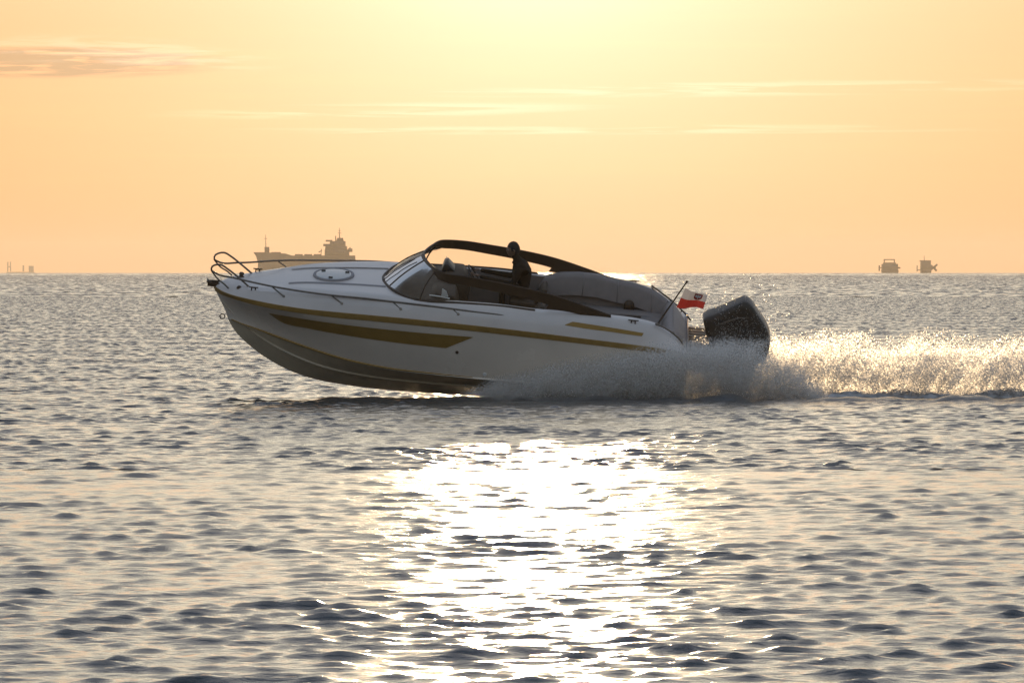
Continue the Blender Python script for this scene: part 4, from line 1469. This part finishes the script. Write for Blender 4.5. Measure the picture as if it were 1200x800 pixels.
def jets(n_jet, n_drop, u_range, top_fn, y_fn, spread, aft, r_lo, r_hi, pw=1.0, base=466.5):
    """fans of water thrown up from the surface, each drop on its own arc"""
    Ps, Rs = [], []
    us = rng.uniform(u_range[0], u_range[1], n_jet)
    for u in us:
        hmax = max(0.02, (base - top_fn(u)) * KX) * rng.uniform(0.25, 1.0) ** pw
        m = int(n_drop * rng.uniform(0.4, 1.6) * (0.35 + hmax))
        if m < 2:
            continue
        t = rng.beta(1.25, 1.9, m)                   # way along the arc, thicker low down
        arc = hmax * (1 - (1 - np.minimum(t * 1.25, 1.6)) ** 2)
        x0 = (u - 600) * KX
        lean = aft * rng.uniform(0.3, 1.4)
        sx_ = rng.normal(0, spread * (0.35 + t), m)
        y0 = y_fn(u) + rng.normal(0, 0.12)
        out = rng.normal(-0.25, 0.35)
        x = x0 + lean * t * hmax * 1.3 + sx_
        y = y0 + out * t * 0.8 + rng.normal(0, spread * (0.3 + t), m)
        z = np.abs(arc + rng.normal(0, 0.5, m) * spread * (0.4 + t)) - 0.03
        Ps.append(np.stack([x, y, z], -1))
        Rs.append(r_lo * (r_hi / r_lo) ** (rng.random(m) ** 2.2))
    return np.concatenate(Ps), np.concatenate(Rs)


yD = D_BOAT
near_top = lambda u: float(np.interp(u, [545, 580, 640, 700, 745, 800, 850, 905, 960], [456, 440, 425, 413, 404, 397, 396, 416, 462]))
near_y = lambda u: yD - float(np.interp(u, [545, 640, 800, 960], [1.55, 1.75, 1.9, 1.7]))
P1, R1 = jets(1150, 170, (548, 955), near_top, near_y, 0.08, 0.5, 0.006, 0.014, 1.2)
P1b, R1b = jets(260, 190, (775, 850), near_top, lambda u: yD - rng.uniform(0.6, 1.9), 0.10, 0.5, 0.006, 0.014, 0.9)
P1, R1 = np.concatenate([P1, P1b]), np.concatenate([R1, R1b])
# haze of the finest drops hugging the side
n = 34000
u = rng.triangular(560, 790, 955, n)
tp = np.interp(u, [545, 580, 640, 700, 745, 800, 850, 905, 960], [456, 440, 424, 412, 404, 399, 400, 420, 462])
z = (466 - tp) * KX * rng.beta(1.0, 1.5, n)
P2 = np.stack([(u - 600) * KX, np.interp(u, [545, 640, 800, 960], [yD - 1.5, yD - 1.7, yD - 1.8, yD - 1.6]) + rng.normal(0, 0.25, n), z], -1)
R2 = rng.uniform(0.005, 0.010, n)
drops_mesh('spray_mist', np.concatenate([P1, P2]), np.concatenate([R1, R2]), m_mist, 'grey curtain of fine spray along the stern quarter of the boat', 'spray')
P1, R1 = jets(480, 55, (600, 930), near_top, near_y, 0.11, 0.6, 0.004, 0.013, 0.9)
drops_mesh('spray_drops', P1, R1, m_drop, 'single drops flung out of the curtain of spray beside the hull', 'spray')
# rooster tail and wake behind the engine
aft_top = lambda u: float(np.interp(u, [800, 830, 900, 940, 1000, 1100, 1240], [420, 405, 398, 402, 405, 408, 406])) + 6 * math.sin(u * 0.057 + 1) + 6 * math.sin(u * 0.13) + 4 * math.sin(u * 0.31) + 3 * math.sin(u * 0.71)
P3, R3 = jets(800, 165, (815, 1240), aft_top, lambda u: yD + rng.uniform(-0.5, 0.5), 0.065, 0.7, 0.006, 0.018, 0.8)
n = 18000
u = rng.uniform(880, 1245, n)
z = (466 - (390 + 6 * np.sin(u * 0.05))) * KX * rng.beta(1.6, 1.5, n)
P4 = np.stack([(u - 600) * KX, yD + 0.9 + rng.normal(0, 0.5, n), z], -1)
R4 = rng.uniform(0.005, 0.012, n)
drops_mesh('wake_mist', np.concatenate([P3, P4]), np.concatenate([R3, R4]), m_wmist, 'sunlit wall of fine spray hanging behind the outboard engine', 'spray')
P3, R3 = jets(620, 140, (825, 1240), aft_top, lambda u: yD + rng.uniform(-0.9, 0.4), 0.055, 0.8, 0.005, 0.019, 0.7)
n = 4200
u = rng.normal(866, 24, n)
v = 425 - np.abs(rng.normal(0, 30, n))
P5 = np.stack([(u - 600) * KX, yD - 0.75 + rng.normal(0, 0.25, n), CAM_H + (V0 - v) * KX], -1)
R5 = rng.uniform(0.003, 0.008, n)
drops_mesh('wake_drops', np.concatenate([P3, P5]), np.concatenate([R3, R5]), m_drop, 'sparkling drops of water churned up behind the outboard engine', 'spray')
# lumpy foam lying on the churned water
nx, ny = 420, 60
xs = np.linspace((556 - 600) * KX, (1250 - 600) * KX, nx)
ys = np.linspace(-2.1, 2.6, ny)
XX, YY = np.meshgrid(xs, ys, indexing='ij')
UU = 600 + XX / KX
hump = np.interp(UU, [556, 640, 800, 880, 960, 1100, 1250], [0.02, 0.06, 0.09, 0.11, 0.11, 0.10, 0.09])
prof_ = np.clip(1 - ((YY - 0.2) / 2.2) ** 2, 0, 1) ** 0.7
rough_ = np.zeros_like(XX)
for o_ in range(5):
    f_ = 2.2 * 1.9 ** o_
    for _ in range(5):
        th = rng.uniform(0, 2 * np.pi)
        rough_ += np.sin(f_ * (XX * math.cos(th) + YY * math.sin(th)) * 2.0 + rng.uniform(0, 6.28)) / 1.7 ** o_
ZZ = hump * prof_ * (1 + 0.22 * rough_) - 0.06 + 0.05 * (prof_ - 0.5)
inside = (UU < 800) & (np.abs(YY + 0.2) < 1.2)
ZZ = np.where(inside, -0.12, ZZ)
ii = (np.arange(nx - 1)[:, None] * ny + np.arange(ny - 1)[None]).ravel()
me = fast_mesh('wake_foam', np.stack([XX, YY + yD, ZZ], -1).reshape(-1, 3), np.stack([ii, ii + ny, ii + ny + 1, ii + 1], -1))
m_foam, nt, b = new_mat('wake_foam')
tcn = nnode(nt, 'ShaderNodeNewGeometry')
nn = nnode(nt, 'ShaderNodeTexNoise')
nn.inputs['Scale'].default_value = 7
nn.inputs['Detail'].default_value = 8
nt.links.new(tcn.outputs['Position'], nn.inputs['Vector'])
rp = nnode(nt, 'ShaderNodeValToRGB')
rp.color_ramp.elements[0].position = 0.38
rp.color_ramp.elements[0].color = (0.20, 0.21, 0.22, 1)
rp.color_ramp.elements[1].position = 0.60
rp.color_ramp.elements[1].color = (0.82, 0.82, 0.83, 1)
nt.links.new(nn.outputs['Fac'], rp.inputs[0])
nt.links.new(rp.outputs[0], b.inputs['Base Color'])
b.inputs['Roughness'].default_value = 0.5
bpn = nnode(nt, 'ShaderNodeBump')
bpn.inputs['Strength'].default_value = 1.0
bpn.inputs['Distance'].default_value = 0.08
nt.links.new(nn.outputs['Fac'], bpn.inputs['Height'])
nt.links.new(bpn.outputs[0], b.inputs['Normal'])
tl = nnode(nt, 'ShaderNodeBsdfTranslucent')
tl.inputs[0].default_value = (0.7, 0.7, 0.7, 1)
ms = nnode(nt, 'ShaderNodeMixShader')
ms.inputs[0].default_value = 0.35
nt.links.new(b.outputs[0], ms.inputs[1])
nt.links.new(tl.outputs[0], ms.inputs[2])
nt.links.new(ms.outputs[0], nt.nodes['Material Output'].inputs[0])
wf = link('wake_foam', me, m_foam)
tag(wf, 'churned white foam on the water beside and behind the boat', 'foam', kind='stuff')

# the low swell rolling away from the hull in front of the spray
nx, ny = 700, 26
xs = np.linspace(-4.9, 9.9, nx)
ys = np.linspace(-1, 1, ny)
XX, QQ = np.meshgrid(xs, ys, indexing='ij')
grow = 1 / (1 + np.exp(-(XX + 3.7) / 0.35))
lump = np.zeros_like(XX)
for _ in range(26):
    kx_ = rng.uniform(1.5, 14)
    ky_ = rng.uniform(-3, 3)
    lump += np.sin(kx_ * XX + ky_ * QQ + rng.uniform(0, 6.28)) / kx_ ** 0.6
lump /= lump.std()
ZZ = -0.05 + (0.098 + 0.024 * lump) * grow * np.clip(1 - QQ ** 2, 0, 1) ** 1.2
YY = yD - 2.75 + 0.62 * QQ + 0.10 * np.sin(XX * 0.9)
ii = (np.arange(nx - 1)[:, None] * ny + np.arange(ny - 1)[None]).ravel()
me = fast_mesh('bow_wave', np.stack([XX, YY, ZZ], -1).reshape(-1, 3), np.stack([ii, ii + ny, ii + ny + 1, ii + 1], -1))
at = me.attributes.new('ripple', 'FLOAT', 'POINT')
at.data.foreach_set('value', np.full(nx * ny, 0.4, dtype=np.float32))
bw = link('bow_wave', me, m_sea)
tag(bw, 'low dark swell rolling off the hull in front of the spray', 'wave', kind='stuff')
#HAZE_SECTION
# ------------------------------------------------------------------ haze
m_haze = bpy.data.materials.new('haze')
m_haze.use_nodes = True
hn = m_haze.node_tree
hn.nodes.clear()
ho = hn.nodes.new('ShaderNodeOutputMaterial')
hv = hn.nodes.new('ShaderNodeVolumePrincipled')
hv.inputs['Color'].default_value = (0.95, 0.86, 0.73, 1)
hv.inputs['Density'].default_value = 0.000095
hv.inputs['Anisotropy'].default_value = 0.35
hn.links.new(hv.outputs[0], ho.inputs['Volume'])
bx = [(x, y, z) for z in (-30.0, 46.0) for y in (-9800.0, 9800.0) for x in (-9800.0, 9800.0)]
me = fast_mesh('haze', bx, [(0, 2, 3, 1), (4, 5, 7, 6), (0, 1, 5, 4), (2, 6, 7, 3), (0, 4, 6, 2), (1, 3, 7, 5)], False)
haze = link('haze', me, m_haze)
tag(haze, 'thin warm sea haze filling the air out to the horizon', 'haze', kind='stuff')
